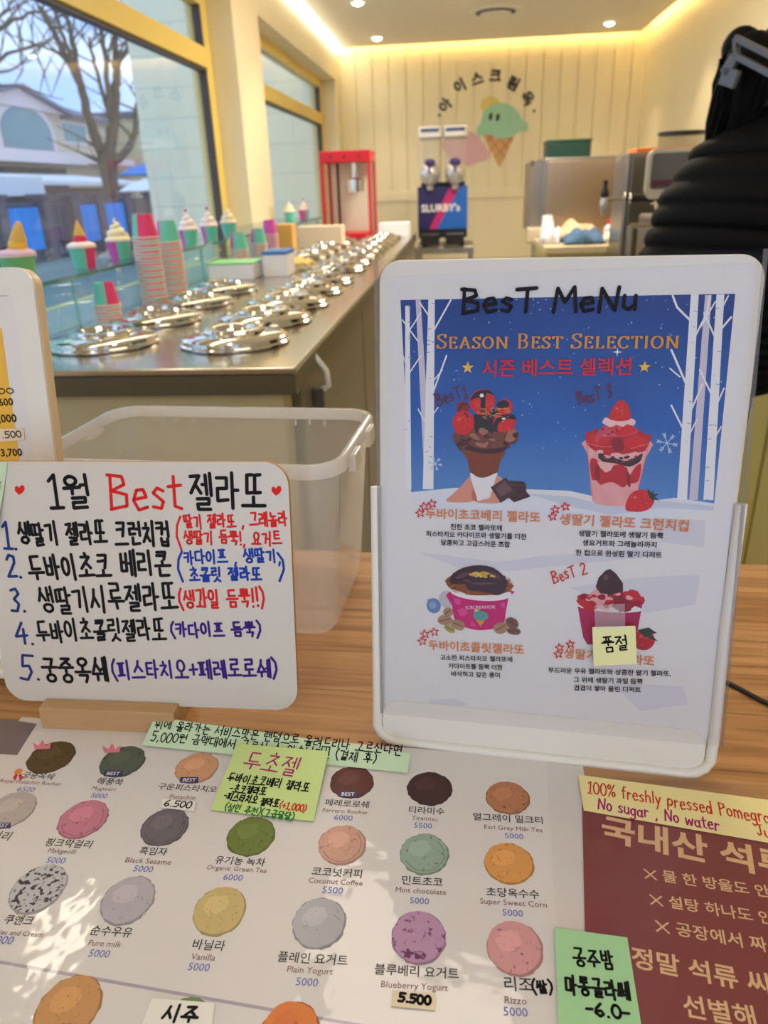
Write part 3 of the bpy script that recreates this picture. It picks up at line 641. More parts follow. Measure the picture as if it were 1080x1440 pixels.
for (px, py, yd, c, lab) in ((205, 238, 19.5, (58, 136, 214), 'blue parasol beside the bare tree'), (207, 260, 18.0, (226, 232, 240), 'white parasol below the blue one')):
    p = at_y(px, py, yd); r = root('street_parasol', lab, 'parasol', (p.x, p.y, GZ + 0.1)); h = p.z - GZ - 0.1
    b = MB(); b.lathe([(0.02, h + 0.14), (0.42, h + 0.03), (0.7, h - 0.12), (0.68, h - 0.13), (0.4, h), (0.02, h + 0.1)], 8); b.build('canopy', mat('parasol_%d' % c[0], c, 0.6), r)
    b = MB(); b.lathe([(0.02, 0.05), (0.02, h + 0.1)], 8); b.lathe([(0.2, 0), (0.2, 0.06)], 12); b.build('pole', bar_m, r)
p = at_z(90, 372, GZ)
r = root('street_table', 'small dark wooden table on the street', 'table', (p.x, p.y, GZ))
b = MB(); b.box(-0.45, 0.45, -0.3, 0.3, 0.52, 0.58); b.build('table_top', mat('dark_wood', (92, 68, 70), 0.6), r)
for sx in (-1, 1):
    for sy in (-1, 1): boxo('leg', mat('dark_wood', (92, 68, 70), 0.6), (sx * 0.38 - 0.04, sx * 0.38 + 0.04, sy * 0.24 - 0.04, sy * 0.24 + 0.04, 0, 0.52), r)
# ------------------------------------------------------------------ gelato counter
steel = mat('brushed_steel', (196, 192, 184), 0.2, 1.0, var=0.04, scale=8, stretch=(1, 40, 1))
steel2 = mat('dull_steel', (170, 164, 154), 0.34, 1.0)
polish = mat('polished_steel', (222, 218, 208), 0.07, 1.0)
CT = 1.05; CX0, CX1, CY0, CY1 = -1.09, -0.272, 1.205, 5.0
gc = root('gelato_counter', 'long steel topped gelato counter running to the back wall', 'counter', (0, 0, 0))
b = MB(); b.box(CX0, CX1, CY0 + .001, CY1, CT - 0.012, CT); b.build('worktop', steel, gc, bevel=0.003)
b = MB(); b.box(CX0, CX1, CY0, CY1, CT - 0.046, CT - 0.0121); b.build('edge_band', mat('dark_edge_steel', (104, 98, 84), 0.42, 0.7), gc)
bodym = mat('counter_body_cream', (192, 182, 146), 0.5); sidem = mat('counter_side_shaded', (112, 104, 88), 0.45)  # shadow on the aisle side is put into the darker side colour
b = MB(); b.box(CX0, CX1 - 0.03, CY0 + 0.02, CY1 - 0.02, 0.1, CT - 0.045); b.build('body', bodym, gc)
b = MB(); b.box(CX0 + 0.05, CX1 - 0.08, CY0 + 0.08, CY1 - 0.08, 0, 0.1); b.build('plinth', gasket, gc)
for k in range(4):
    y0 = CY0 + 0.09 + k * 0.93; boxo('side_panel', sidem, (CX1 - 0.03, CX1 - 0.012, y0, y0 + 0.91, 0.14, CT - 0.055), gc, bevel=0.004)
b = MB(); b.tube([(CX1 - 0.004, 1.40, 1.03), (CX1 + 0.018, 1.40, 1.0), (CX1 + 0.02, 1.405, 0.97), (CX1 - 0.002, 1.41, 0.955)], 0.006, 8)
b.build('latch_strap', white_pl, gc, smooth=50)
boxo('latch_catch', gasket, (CX1 - 0.012, CX1 + 0.01, 1.395, 1.42, 0.925, 0.965), gc, bevel=0.003)

proto = root('gelato_tub_cover', None, 'lid')
b = MB(); b.lathe([(0.092, 0.0), (0.104, 0.001), (0.1065, 0.004), (0.1065, 0.006), (0.1025, 0.0085), (0.1025, 0.016), (0.099, 0.0185), (0.064, 0.0225), (0.061, 0.0205)], 56); b.build('lid_plate', polish, proto, smooth=35)
b = MB(); b.lathe([(0.061, 0.0205), (0.0605, 0.027), (0.056, 0.0315), (0.047, 0.033), (0.041, 0.031), (0.036, 0.0235), (0.0, 0.0215)], 48); b.build('lid_cap', polish, proto, smooth=35)
ORD = ['nearest', 'second', 'third', 'fourth', 'fifth', 'sixth', 'seventh', 'eighth', 'ninth', 'tenth', 'eleventh', 'twelfth', 'thirteenth', 'fourteenth', 'fifteenth', 'sixteenth']
first = True
rowB = [1.425 + 0.245 * k for k in range(5)] + [2.78 + 0.245 * k for k in range(8)]
rowA = [1.43, 1.70, 1.97, 2.24] + [3.35, 3.60, 3.85, 4.27]
for row, xs, nm in ((rowB, -0.435, 'aisle side row'), (rowA, -0.705, 'glass side row')):
    for i, y in enumerate(row):
        o = proto if first else copy_tree(proto); first = False
        o.location = (xs + (0.045 if xs < -0.6 and y > 3 else 0), y, CT); o.rotation_euler.z = i * 0.7
        lab = ('round steel gelato lid, nearest of the ' + nm) if i == 0 else 'round steel gelato lid, %s from the near end of the %s' % (ORD[i], nm)
        tag(o, lab, 'lid', 'steel lids on the gelato counter')

# glass guard with a shelf on the window side
gedge = mat('glass_edge', (70, 128, 118), 0.1); gguard = clear('guard_glass', body=0.05, rough=0.0, tint=(228, 244, 242), col=(200, 226, 224))
SH = 1.158; GX = -0.85
gd = root('glass_guard', 'glass guard with a glass shelf along the gelato counter', 'glass guard', (0, 0, 0))
b = MB(); b.box(-1.12, GX, 1.28, 4.9, SH, SH + 0.008); b.build('shelf', gguard, gd)
b = MB(); b.box(GX, GX + 0.0025, 1.28, 4.9, SH, SH + 0.008); b.build('shelf_edge', gedge, gd)
for y0, y1 in ((1.3, 1.68), (1.685, 2.6), (2.605, 3.6), (3.605, 4.88)):
    b = MB(); b.box(GX - 0.03, GX - 0.024, y0, y1, CT, SH); b.build('front_pane', gguard, gd)
    boxo('pane_edge', mat('glass_edge_pale', (150, 206, 204), 0.1), (GX - 0.031, GX - 0.023, y1 - 0.003, y1, CT, SH), gd)

# paper cups
c_mint = mat('cup_mint', (108, 206, 182), 0.55); c_pink = mat('cup_pink', (230, 62, 118), 0.55); c_rim = mat('cup_rim', (240, 214, 206), 0.5); c_red = mat('cup_coral', (234, 110, 108), 0.55); c_mag = mat('cup_magenta', (214, 84, 178), 0.55)
def cup_mesh(h, r0, r1, mats, inverted, turn=0.3):
    b = MB(); n = 28; lo = [(r0 - 0.002, 0.004), (r0, 0.0), (r1, h - 0.004), (r1 + 0.0022, h - 0.004), (r1 + 0.0022, h), (r1 - 0.001, h), (r0 - 0.002, 0.006)]
    if inverted: lo = [(r, h - z) for r, z in lo]
    def mf(j, k, n_):
        if j in (2, 3, 4): return 2
        return 0 if ((k / n_ + turn) % 1.0) < 0.5 else 1
    b.lathe(lo, n, mf=mf); return b, mats
_cups = {}
def cup(name_, loc, inv, lab, grp, mats, h=0.058, r0=0.024, r1=0.032, turn=0.3, rz=0.0):
    key = (inv, h, r0, tuple(m.name for m in mats), turn)
    if key not in _cups:
        b, ms = cup_mesh(h, r0, r1, mats, inv, turn); o = b.build('paper_cup', ms, smooth=40, weld=False); _cups[key] = o
    else:
        o = _cups[key].copy(); COL.objects.link(o)
    o.location = loc; o.rotation_euler.z = rz; return tag(o, lab, 'cup', grp)
def stack(x, y, n, where, mats, sc_=1.0, turn=0.3, pitch=0.0078):
    r = random.Random(int(x * 1000) + n)
    for i in range(n):
        top = i == n - 1
        lab = ('upside down paper cup on top of the ' + where) if top else ('nested upside down paper cup in the %s' % where)
        alt = mats if (top or i % 2) else [c_red, mats[0], c_rim]
        cup('paper_cup', (x + r.uniform(-.0006, .0006), y + r.uniform(-.0006, .0006), CT + i * pitch), True, lab, 'cups of the ' + where, alt, 0.058 * sc_, 0.024 * sc_, 0.032 * sc_, turn, 0)
MP = [c_mint, c_pink, c_rim]
stack(-0.808, 1.97, 23, 'tall left cup stack', MP, 1.0, 0.82)
stack(-0.815, 2.15, 20, 'tall right cup stack', [c_mint, c_mag, c_rim], 1.0, 0.34)
stack(-0.795, 1.66, 8, 'short cup stack by the glass', MP, 0.86, 0.71, 0.0066)
stack(-0.812, 2.84, 11, 'far cup stack behind the long white box', [c_mint, c_mag, c_rim], 1.0, 0.34)
stack(-0.812, 3.13, 11, 'far cup stack just before the pink stack', [c_mint, c_mag, c_rim], 1.0, 0.34)
stack(-0.812, 3.34, 14, 'far pink cup stack', [c_mag, c_mag, c_rim], 1.0, 0.1)

waffle = mat('wafer', (236, 190, 96), 0.7, bump=0.3, scale=150); vanilla = mat('vanilla_cream', (250, 238, 200), 0.5); strawb = mat('berry_scoop', (214, 44, 84), 0.5); lilac = mat('lilac_cream', (226, 190, 214), 0.5); mangoc = mat('mango_scoop', (246, 196, 60), 0.5); whitec = mat('white_cream', (250, 236, 232), 0.5)
def swirl(b, r, h, z, turns=3.2, n=60):
    P, R = [], []
    for i in range(n + 1):
        t = i / n; a = 2 * pi * turns * t; q = r * (1 - t) * .62; P.append((q * cos(a), q * sin(a), z + h * t)); R.append(max(0.0015, r * .42 * (1 - t) + .001))
    b.tube(P, R, 10)
def sundae(x, y, kind, lab, turn, mats=MP, s=1.0):
    r = root('display_sundae_cup', lab, 'ice cream cup', (x, y, SH + 0.0085), group='display ice cream cups on the glass shelf')
    h = 0.05 * s; b, ms = cup_mesh(h, 0.024 * s, 0.031 * s, mats, False, turn); b.build('cup', ms, r, smooth=40, weld=False)
    b = MB(); b.ball((0, 0, h), (0.0335 * s, 0.0335 * s, 0.011 * s), 22, 10)
    if kind == 'cone': b.build('cream', whitec, r, smooth=60)
    elif kind == 'mango': b.build('cream', lilac, r, smooth=60)
    else: swirl(b, 0.03 * s, 0.05 * s, h + 0.004, 3.0); b.build('cream', vanilla if kind == 'swirl' else whitec, r, smooth=60)
    if kind == 'cone':
        b = MB(); b.ball((0, 0, h + 0.014), 0.0165, 18, 10); b.build('scoop', strawb, r, smooth=60)
        b = MB(); b.lathe([(0.013, h + 0.024), (0.0135, h + 0.026), (0.001, h + 0.058)], 18); b.build('wafer_cone', waffle, r, smooth=40)
    if kind == 'mango':
        b = MB(); b.ball((0.008, 0, h + 0.016), 0.018, 18, 10); b.build('scoop', mangoc, r, smooth=60)
        b = MB(); b.T = Matrix.Translation((0.011, 0, h + 0.026)) @ Matrix.Rotation(0.25, 4, 'Y'); b.lathe([(0.0155, 0), (0.016, 0.003), (0.005, 0.034), (0.001, 0.036)], 18); b.build('wafer_cone', waffle, r, smooth=40)
        b = MB(); b.ball((-0.014, -0.014, h + 0.012), (0.006, 0.005, 0.004), 10, 6); b.build('chocolate_piece', ink, r, smooth=60)
    if kind == 'berry':
        b = MB(); b.ball((0, 0, h + 0.056), (0.005, 0.005, 0.006), 10, 6); b.build('topping', strawb, r, smooth=60)
    return r
GM = [mat('cup_green', (112, 184, 120), 0.55), mat('cup_green', (112, 184, 120), 0.55), c_rim]
sundae(-0.885, 1.49, 'mango', 'green display cup with lilac ice cream and a mango scoop under an upturned cone', 0.3, GM, 1.12)
sundae(-0.90, 1.80, 'cone', 'display cup with a red scoop under an upturned wafer cone', 0.67)
sundae(-0.91, 2.03, 'swirl', 'display cup with a tall vanilla swirl left of the tall cup stacks', 0.22, [c_mint, c_mag, c_rim])
sundae(-0.90, 2.56, 'berry', 'display cup with swirl and pink tip right of the tall cup stacks', 0.3, [c_mint, c_mag, c_rim])
sundae(-0.905, 2.80, 'berry', 'display cup with white swirl between two other swirl cups', 0.3, [c_mint, c_mag, c_rim])
sundae(-0.905, 3.05, 'swirl', 'display cup with swirl just left of the far cup stack', 0.4)
sundae(-0.945, 4.38, 'swirl', 'far display cup with yellow swirl beside the popcorn machine', 0.4)
sundae(-0.93, 4.72, 'berry', 'farthest display cup with pink tipped swirl by the popcorn machine', 0.15, [c_mint, c_mag, c_rim])

# boxes and cloth standing among the lids
def carton(name, lab, dims, m, lid=None, lm=None, cat='box'):
    x0, x1, y0, y1, h = dims; r = root(name, lab, cat, ((x0 + x1) / 2, (y0 + y1) / 2, CT)); hx, hy = (x1 - x0) / 2, (y1 - y0) / 2
    boxo('body', m, (-hx, hx, -hy, hy, 0, h), r, bevel=0.003)
    if lid: boxo('lid', lm, (-hx - .002, hx + .002, -hy - .002, hy + .002, h, h + lid), r, bevel=0.002)
    return r
carton('white_carton', 'long white box with a pale green top among the lids', (-0.845, -0.69, 2.55, 2.70, 0.05), mat('white_card', (232, 232, 236), 0.6), 0.006, mat('pale_green_card', (150, 224, 150), 0.5))
carton('tissue_carton', 'small white box with a blue top beside the long white box', (-0.672, -0.59, 2.62, 2.76, 0.072), mat('white_card', (232, 232, 236), 0.6), 0.012, mat('blue_card', (66, 122, 190), 0.5))
carton('cardboard_box', 'tan cardboard box in front of the popcorn machine', (-0.846, -0.772, 3.60, 3.70, 0.13), mat('cardboard', (222, 170, 84), 0.7))
carton('beige_carton', 'low beige box behind the cardboard box', (-0.83, -0.60, 4.0, 4.12, 0.10), mat('beige_card', (226, 206, 178), 0.7))
carton('white_tissue_box', 'white box standing at the far end of the gelato counter', (-0.48, -0.30, 4.68, 4.86, 0.075), mat('white_card', (232, 232, 236), 0.6))
b = MB(); n = 14
pts = [[(-0.69 + 0.135 * i / n, 2.83 + 0.13 * j / 8, CT + 0.012 + 0.018 * sin(pi * i / n) * sin(pi * j / 8) + 0.005 * sin(i * 1.7 + j)) for j in range(9)] for i in range(n + 1)]
b.add([p for rw in pts for p in rw], [(i * 9 + j, (i + 1) * 9 + j, (i + 1) * 9 + j + 1, i * 9 + j + 1) for i in range(n) for j in range(8)])
o = b.build('folded_cloth', mat('yellow_cloth', (232, 200, 120), 0.9), smooth=60); o.modifiers.new('solid', 'SOLIDIFY').thickness = -0.012; tag(o, 'folded yellow cloth lying among the steel lids', 'cloth')

# popcorn machine
red = mat('red_enamel', (196, 22, 40), 0.3); PY = 4.62
pm = root('popcorn_machine', 'red popcorn machine standing at the far end of the gelato counter', 'popcorn machine', (-0.655, PY + 0.15, CT))
w_, d_ = 0.145, 0.14
boxo('base', red, (-w_, w_, -d_, d_, 0, 0.03), pm, bevel=0.004)
b = MB(); b.box(-w_, w_, -d_, d_, 0.41, 0.47); b.build('top', red, pm, bevel=0.004)
for sx in (-1, 1):
    for sy in (-1, 1): boxo('post', red, (sx * (w_ - 0.009) - 0.009, sx * (w_ - 0.009) + 0.009, sy * (d_ - 0.009) - 0.009, sy * (d_ - 0.009) + 0.009, 0.03, 0.41), pm)
b = MB()
for sx in (-1, 1): b = MB(); b.box(sx * (w_ - 0.008) - 0.002, sx * (w_ - 0.008) + 0.002, -d_ + 0.018, d_ - 0.018, 0.03, 0.41); b.build('side_glass', glassm, pm)
boxo('back_plate', mat('pale_inner_plate', (226, 214, 194), 0.4), (-w_ + 0.018, w_ - 0.018, d_ - 0.012, d_ - 0.008, 0.03, 0.41), pm)
b = MB(); b.lathe([(0.03, 0.25), (0.05, 0.252), (0.052, 0.32), (0.045, 0.325), (0.0, 0.33)], 24, (0.035, 0, 0)); b.tube([(0.035, 0, 0.33), (0.035, 0, 0.41)], 0.016, 10); b.build('kettle', polish, pm, smooth=40)
b = MB(); b.tube([(-0.07, 0.03, 0.41), (-0.07, 0.03, 0.03)], 0.009, 10); b.build('drive_rod', mat('dark_red', (92, 24, 34), 0.4), pm, smooth=40)
b = MB()
for k in range(3): b.T = Matrix.Translation((-0.08 + 0.08 * k, -d_ - 0.001, 0.44)); b.ball((0, 0, 0), (0.008, 0.003, 0.008), 12, 6)
b.build('top_studs', mat('dark_red', (92, 24, 34), 0.4), pm, smooth=40)

# slush machine on its steel cart
SY = 6.0
def sx_(px, py): p = at_y(px, py, SY); return p.x, p.z
xl, zb = sx_(588, 326); xr_ = sx_(657, 326)[0]; zpt = sx_(622, 262)[1]; zpb = sx_(622, 322)[1]; ztop = sx_(600, 173)[1]; zt0 = sx_(600, 193)[1]
cart = root('steel_cart', 'low steel table carrying the slush machine', 'table', ((xl + xr_) / 2, SY + 0.25, 0)); hw = (xr_ - xl) / 2
boxo('table_top', steel2, (-hw - 0.03, hw + 0.05, -0.3, 0.32, zb - 0.16, zb - 0.11), cart, bevel=0.003)
boxo('lower_shelf', steel2, (-hw - 0.02, hw + 0.04, -0.28, 0.3, 0.25, 0.28), cart)
for a in (-hw - 0.01, hw + 0.03):
    for c in (-0.27, 0.29): boxo('leg', steel2, (a - 0.015, a + 0.015, c - 0.015, c + 0.015, 0, zb - 0.16), cart)
sm = root('slush_machine', 'twin tank slush machine with a dark blue and magenta front', 'drinks machine', ((xl + xr_) / 2, SY, zb - 0.11))
zo = zb - 0.11; blackp = mat('black_plastic', (26, 25, 27), 0.35)
b = MB(); b.box(-hw, hw, 0.02, 0.48, 0.06, zpt - zo); b.box(-hw + 0.02, hw - 0.02, 0.16, 0.44, zpt - zo, zpt - zo + 0.03); b.build('housing', blackp, sm, bevel=0.006)
for sgn in (-1, 1): b = MB(); b.box(sgn * hw * .5 - 0.07, sgn * hw * .5 + 0.07, -0.12, 0.05, 0.02, 0.1); b.build('drip_tray', blackp, sm, bevel=0.008)
for a in (-hw + 0.04, hw - 0.04):
    for c in (0.08, 0.42): b = MB(); b.lathe([(0.02, 0), (0.016, 0.065)], 12, (a, c, 0)); b.build('foot', blackp, sm)
navy = mat('panel_navy', (40, 32, 92), 0.35); magn = mat('panel_magenta', (196, 32, 110), 0.35); pblue = mat('panel_blue', (32, 104, 196), 0.35); wht = mat('print_white', (238, 238, 240), 0.5)
pn = root('front_panel', None, None); pn.parent = sm; pn.location = (0, 0.018, 0); pn.rotation_euler = (pi / 2, 0, 0); sm_pn = pn
pz0, pz1 = zpb - zo, zpt - zo; H_ = pz1 - pz0
b = MB(); b.box(-hw, hw, pz0, pz1, 0, 0.008)
for poly, i, z in (([(-.55, 0), (-.25, 0), (.72, 1), (.30, 1)], 1, .0084), ([(-.25, 0), (1, 0), (1, 1), (.72, 1)], 2, .0086)): b.flat([(hw * x, pz0 + H_ * y) for x, y in poly], z, i)
me_ = b.build('panel_print', [navy, magn, pblue], pn, weld=False, recalc=False)
b = MB(); vs_, fs, x0, x1, y0, y1 = glyphs("SLURBY's", 0.03); kx = 1.56 * hw / (x1 - x0); ky = 0.17 * H_ / 0.72
b.add([(-0.86 * hw + (u - x0) * kx, pz0 + 0.42 * H_ + v * ky, 0.0095) for u, v in vs_], fs); b.build('lettering', wht, pn, recalc=False)
silver = mat('silver_plastic', (205, 205, 204), 0.22, 0.6); purple = mat('purple_handle', (66, 44, 112), 0.35); tankm = clear('tank_plastic', body=0.12, rough=0.05, col=(240, 236, 226))
for cx in (-0.49 * hw, 0.5 * hw):
    b = MB(); b.prism(rrect(cx - 0.078, cx + 0.078, 0.03, 0.44, 0.05), zpt - zo + 0.03, zt0 - zo); t_ = b.build('tank', tankm, sm, smooth=40)
    b = MB(); b.lathe([(0.045, 0.08), (0.055, 0.1), (0.055, 0.36), (0.04, 0.38)], 20); b.T = Matrix.Identity(4); o = b.build('drum', silver, sm, smooth=40); o.rotation_euler = (-pi / 2, 0, 0); o.location = (cx, 0.02, zpt - zo + 0.11)
    b = MB(); b.prism(rrect(cx - 0.086, cx + 0.086, 0.02, 0.45, 0.05), zt0 - zo, ztop - zo - 0.02); b.build('tank_lid', white_pl, sm, smooth=40, bevel=0.006)
    b = MB(); b.prism(rrect(cx - 0.076, cx + 0.076, 0.012, 0.44, 0.045), zt0 - zo + 0.035, ztop - zo - 0.035); b.build('lid_band', mat('band_blue', (58, 76, 128), 0.4), sm)
    b = MB(); b.T = Matrix.Translation((cx, -0.02, zpt - zo + 0.085)); b.ball((0, 0, 0), (0.072, 0.07, 0.085), 22, 14); b.lathe([(0.03, -0.07), (0.022, -0.11)], 16); b.build('tap_body', silver, sm, smooth=60)
    b = MB(); b.T = Matrix.Translation((cx, -0.075, zpt - zo + 0.15)); b.ball((0, 0, 0.01), (0.042, 0.022, 0.026), 16, 8); b.tube([(0, -0.005, 0), (0, -0.018, -0.06)], 0.011, 10); b.build('tap_handle', purple, sm, smooth=60)

# ------------------------------------------------------------------ right-hand work side
olive = mat('cabinet_mustard', (204, 190, 116), 0.5)
wc = root('work_counter', 'mustard cabinet with a steel top where the person works', 'cabinet', (0, 0, 0))
b = MB(); b.box(0.60, XR - 0.01, 2.6, 3.62, 0.0, 0.88); b.box(0.87, XR - 0.01, 1.0, 2.6, 0.0, 0.88); b.build('body', olive, wc)
b = MB(); b.box(0.58, XR - 0.005, 2.58, 3.64, 0.88, 0.915); b.box(0.85, XR - 0.005, 0.98, 2.58, 0.88, 0.915); b.build('worktop', steel2, wc, bevel=0.003)
for x_, y_, n_ in ((0.855, 1.03, 0.5), (0.855, 1.55, 0.5), (0.855, 2.07, 0.5), (0.585, 2.62, 0.48), (0.585, 3.12, 0.48)):
    d = boxo('door', olive, (x_, x_ + 0.015, y_, y_ + n_, 0.1, 0.85), wc, bevel=0.003)
    boxo('handle', steel2, (x_ - 0.015, x_, y_ + 0.2, y_ + 0.3, 0.78, 0.795), d)
# ice maker
im = root('steel_ice_maker', 'large steel ice maker with a plain front near the back wall', 'ice maker', (0, 0, 0))
b = MB(); b.box(0.507, 1.3, 5.0, 5.62, 0.0, 1.45); b.build('body', steel2, im, bevel=0.006)
b = MB(); b.box(0.53, 1.02, 4.988, 5.0, 0.98, 1.43); b.build('front_door', mat('warm_steel', (196, 178, 152), 0.32, 1.0), im, bevel=0.003)
b = MB(); b.box(0.44, 0.507, 5.05, 5.6, 1.03, 1.435); b.box(0.432, 0.45, 5.04, 5.08, 1.41, 1.44, 1); b.build('side_hood', [steel2, gasket], im)
b = MB(); b.box(0.42, 0.55, 4.96, 5.1, 0.97, 1.06); b.build('scoop_holder', mat('beige_plastic', (196, 182, 150), 0.5), im, bevel=0.01)
g = root('green_crate', 'dark green box on top of the steel ice maker', 'box', (0.66, 5.2, 1.45))
boxo('body', mat('dark_green', (20, 58, 44), 0.4), (-0.13, 0.13, -0.12, 0.12, 0, 0.085), g, bevel=0.008); boxo('lid', mat('dark_green_lid', (28, 70, 54), 0.35), (-0.135, 0.135, -0.125, 0.125, 0.085, 0.1), g, bevel=0.004)
# low fridge in front, with clutter
lf = root('low_fridge', 'low fridge with yellow front and wooden top before the ice maker', 'fridge', (0, 0, 0))
b = MB(); b.box(0.47, 0.98, 4.25, 4.93, 0.0, 0.965); b.build('body', olive, lf, bevel=0.004)
b = MB(); b.box(0.455, 0.99, 4.23, 4.94, 0.965, 1.0); b.build('worktop', mat('pale_wood', (206, 190, 150), 0.4), lf, bevel=0.003)
for x0, x1 in ((0.49, 0.72), (0.73, 0.96)): boxo('door', mat('yellow_door', (214, 196, 96), 0.45), (x0, x1, 4.236, 4.25, 0.14, 0.93), lf, bevel=0.003)
def blob_cloth(name, lab, c, sx, sy, h, m, cat='cloth', seed=1):
    rnd = random.Random(seed); n, k = 18, 12; P = []
    ph = [rnd.uniform(0, 6) for _ in range(6)]
    for i in range(n + 1):
        for j in range(k + 1):
            u, v = i / n * 2 - 1, j / k * 2 - 1; f = max(0, 1 - u * u) ** .5 * max(0, 1 - v * v) ** .5
            P.append((u * sx + .008 * sin(4 * v + ph[0]), v * sy + .008 * sin(5 * u + ph[1]), h * f * (1 + .35 * sin(6 * u + ph[2] + 3 * v) + .2 * sin(9 * v + ph[3]))))
    b = MB(); b.add(P, [(i * (k + 1) + j, (i + 1) * (k + 1) + j, (i + 1) * (k + 1) + j + 1, i * (k + 1) + j + 1) for i in range(n) for j in range(k)])
    o = b.build(name, m, smooth=60); o.location = c; o.modifiers.new('solid', 'SOLIDIFY').thickness = 0.006; return tag(o, lab, cat)
blob_cloth('blue_towel', 'crumpled blue towel on the low fridge', (0.68, 4.42, 1.004), 0.105, 0.1, 0.055, mat('blue_towel', (72, 104, 134), 0.95))
blob_cloth('white_bag', 'crumpled white plastic bag left of the blue towel', (0.51, 4.5, 1.004), 0.05, 0.08, 0.09, mat('white_bag', (226, 226, 232), 0.5), 'bag', 4)
blob_cloth('paper_bag', 'crumpled tan paper bag behind the blue towel', (0.69, 4.78, 1.004), 0.13, 0.09, 0.07, mat('kraft_paper', (206, 184, 146), 0.8), 'bag', 6)
blob_cloth('white_cloth', 'small cream cloth at the right of the blue towel', (0.85, 4.5, 1.004), 0.05, 0.06, 0.04, mat('cream_cloth', (230, 220, 196), 0.9), 'cloth', 8)
for i in range(4):
    b, ms = cup_mesh(0.085, 0.028, 0.036, [wht, wht, wht], True); o = b.build('takeaway_cup', ms, smooth=40, weld=False); o.location = (0.51, 4.7, 1.001 + i * 0.018)
    tag(o, 'white takeaway cup on top of the stack by the ice maker' if i == 3 else 'white takeaway cup inside the stack by the ice maker', 'cup', 'white takeaway cups')
r = root('red_top_bottle', 'clear bottle with a red cap beside the paper bag', 'bottle', (0.865, 4.7, 1.001))
b = MB(); b.lathe([(0.028, 0), (0.03, 0.004), (0.03, 0.06), (0.014, 0.078), (0.012, 0.085)], 20); b.build('body', mat('milky_plastic', (206, 196, 206), 0.3), r, smooth=40)
b = MB(); b.lathe([(0.015, 0.083), (0.015, 0.105), (0.0, 0.108)], 16); b.build('cap', red, r, smooth=40)
r = root('orange_tin', 'squat orange topped tin right of the red capped bottle', 'tin', (0.93, 4.72, 1.001))
b = MB(); b.lathe([(0.026, 0), (0.026, 0.05)], 20); b.build('body', mat('milky_plastic', (206, 196, 206), 0.3), r, smooth=40)
b = MB(); b.lathe([(0.028, 0.05), (0.028, 0.066), (0.0, 0.068)], 20); b.build('lid', mat('orange_lid', (226, 104, 70), 0.4), r, smooth=40)

# tall steel fridge behind the coffee machine, with tap
tf = root('tall_steel_fridge', 'grey steel fridge behind the coffee machine', 'fridge', (0, 0, 0))
b = MB(); b.box(0.775, 1.5, 3.9, 4.2, 0.0, 1.43); b.build('body', steel2, tf, bevel=0.008)
b = MB(); b.box(0.80, 1.45, 3.89, 3.9, 0.95, 1.41); b.build('door', mat('grey_steel', (142, 138, 130), 0.36, 1.0), tf, bevel=0.003)
b = MB(); b.tube([(0.79, 3.93, 1.235), (0.70, 3.93, 1.232), (0.69, 3.93, 1.21)], 0.007, 8); o = b.build('tap', polish, tf, smooth=40)
b = MB(); b.T = Matrix.Translation((0.69, 3.93, 1.24)); b.lathe([(0.016, 0), (0.02, 0.012), (0.016, 0.035), (0.01, 0.045), (0.012, 0.075), (0.0, 0.08)], 16); b.build('tap_handle', blackp, o, smooth=40)
b = MB(); b.T = Matrix.Translation((0.69, 3.93, 1.165)); b.lathe([(0.01, 0), (0.016, 0.02), (0.02, 0.06), (0.015, 0.076)], 16); b.build('tap_nozzle', silver, o, smooth=40)
tag(boxo('orange_tray', mat('orange_plastic', (230, 112, 40), 0.4), (0.82, 1.15, 3.93, 4.1, 1.43, 1.448), bevel=0.004), 'flat orange tray on top of the grey steel fridge', 'tray')

# espresso machine: its working face towards the aisle
ex = root('espresso_machine', 'steel espresso machine with black handled portafilters', 'coffee machine', (0.0, 0.0, 0.915))
z_ = lambda a: a - 0.915
b = MB(); b.box(0.72, 1.28, 2.72, 3.3, 0.05, z_(1.19)); b.box(0.78, 1.28, 2.72, 3.3, z_(1.19), z_(1.40)); b.build('body', mat('grey_steel', (142, 138, 130), 0.36, 1.0), ex, bevel=0.01)
b = MB(); b.T = Matrix(((1, 0, 0, 0), (0, 0, 1, 2.70), (0, 1, 0, 0), (0, 0, 0, 1))); b.prism(rrect(0.60, 1.2, z_(1.255), z_(1.405), 0.03), 0.0, 0.02); b.build('side_panel', mat('cream_steel', (208, 202, 180), 0.3, 0.3), ex, bevel=0.004)
b = MB(); b.T = Matrix(((1, 0, 0, 0), (0, 0, 1, 2.697), (0, 1, 0, 0), (0, 0, 0, 1))); b.prism(rrect(0.615, 1.18, z_(1.285), z_(1.392), 0.012), 0.0, 0.004); b.build('side_inlay', mat('steel_inlay', (104, 98, 96), 0.25, 0.9), ex)
b = MB(); b.T = Matrix(((1, 0, 0, 0), (0, 0, 1, 2.694), (0, 1, 0, 0), (0, 0, 0, 1))); b.prism(rrect(0.62, 0.80, z_(1.293), z_(1.312), 0.004), 0, 0.003); b.build('maroon_strip', mat('maroon', (92, 38, 58), 0.4), ex)
for i, (y) in enumerate((2.78, 3.02)):
    b = MB(); b.tube([(0.76, y, z_(1.26)), (0.70, y, z_(1.26))], 0.03, 16); g_ = b.build('group_head', polish, ex, smooth=40)
    b = MB(); b.tube([(0.70, y - 0.002, z_(1.252)), (0.575 + 0.03 * i, y - 0.002, z_(1.258))], [0.011, 0.0155], 14); p_ = b.build('portafilter_handle', blackp, ex, smooth=50)
    b = MB(); b.ball((0.573 + 0.03 * i, y - 0.002, z_(1.258)), (0.006, 0.016, 0.016), 14, 8); b.build('end_cap', polish, p_, smooth=50)
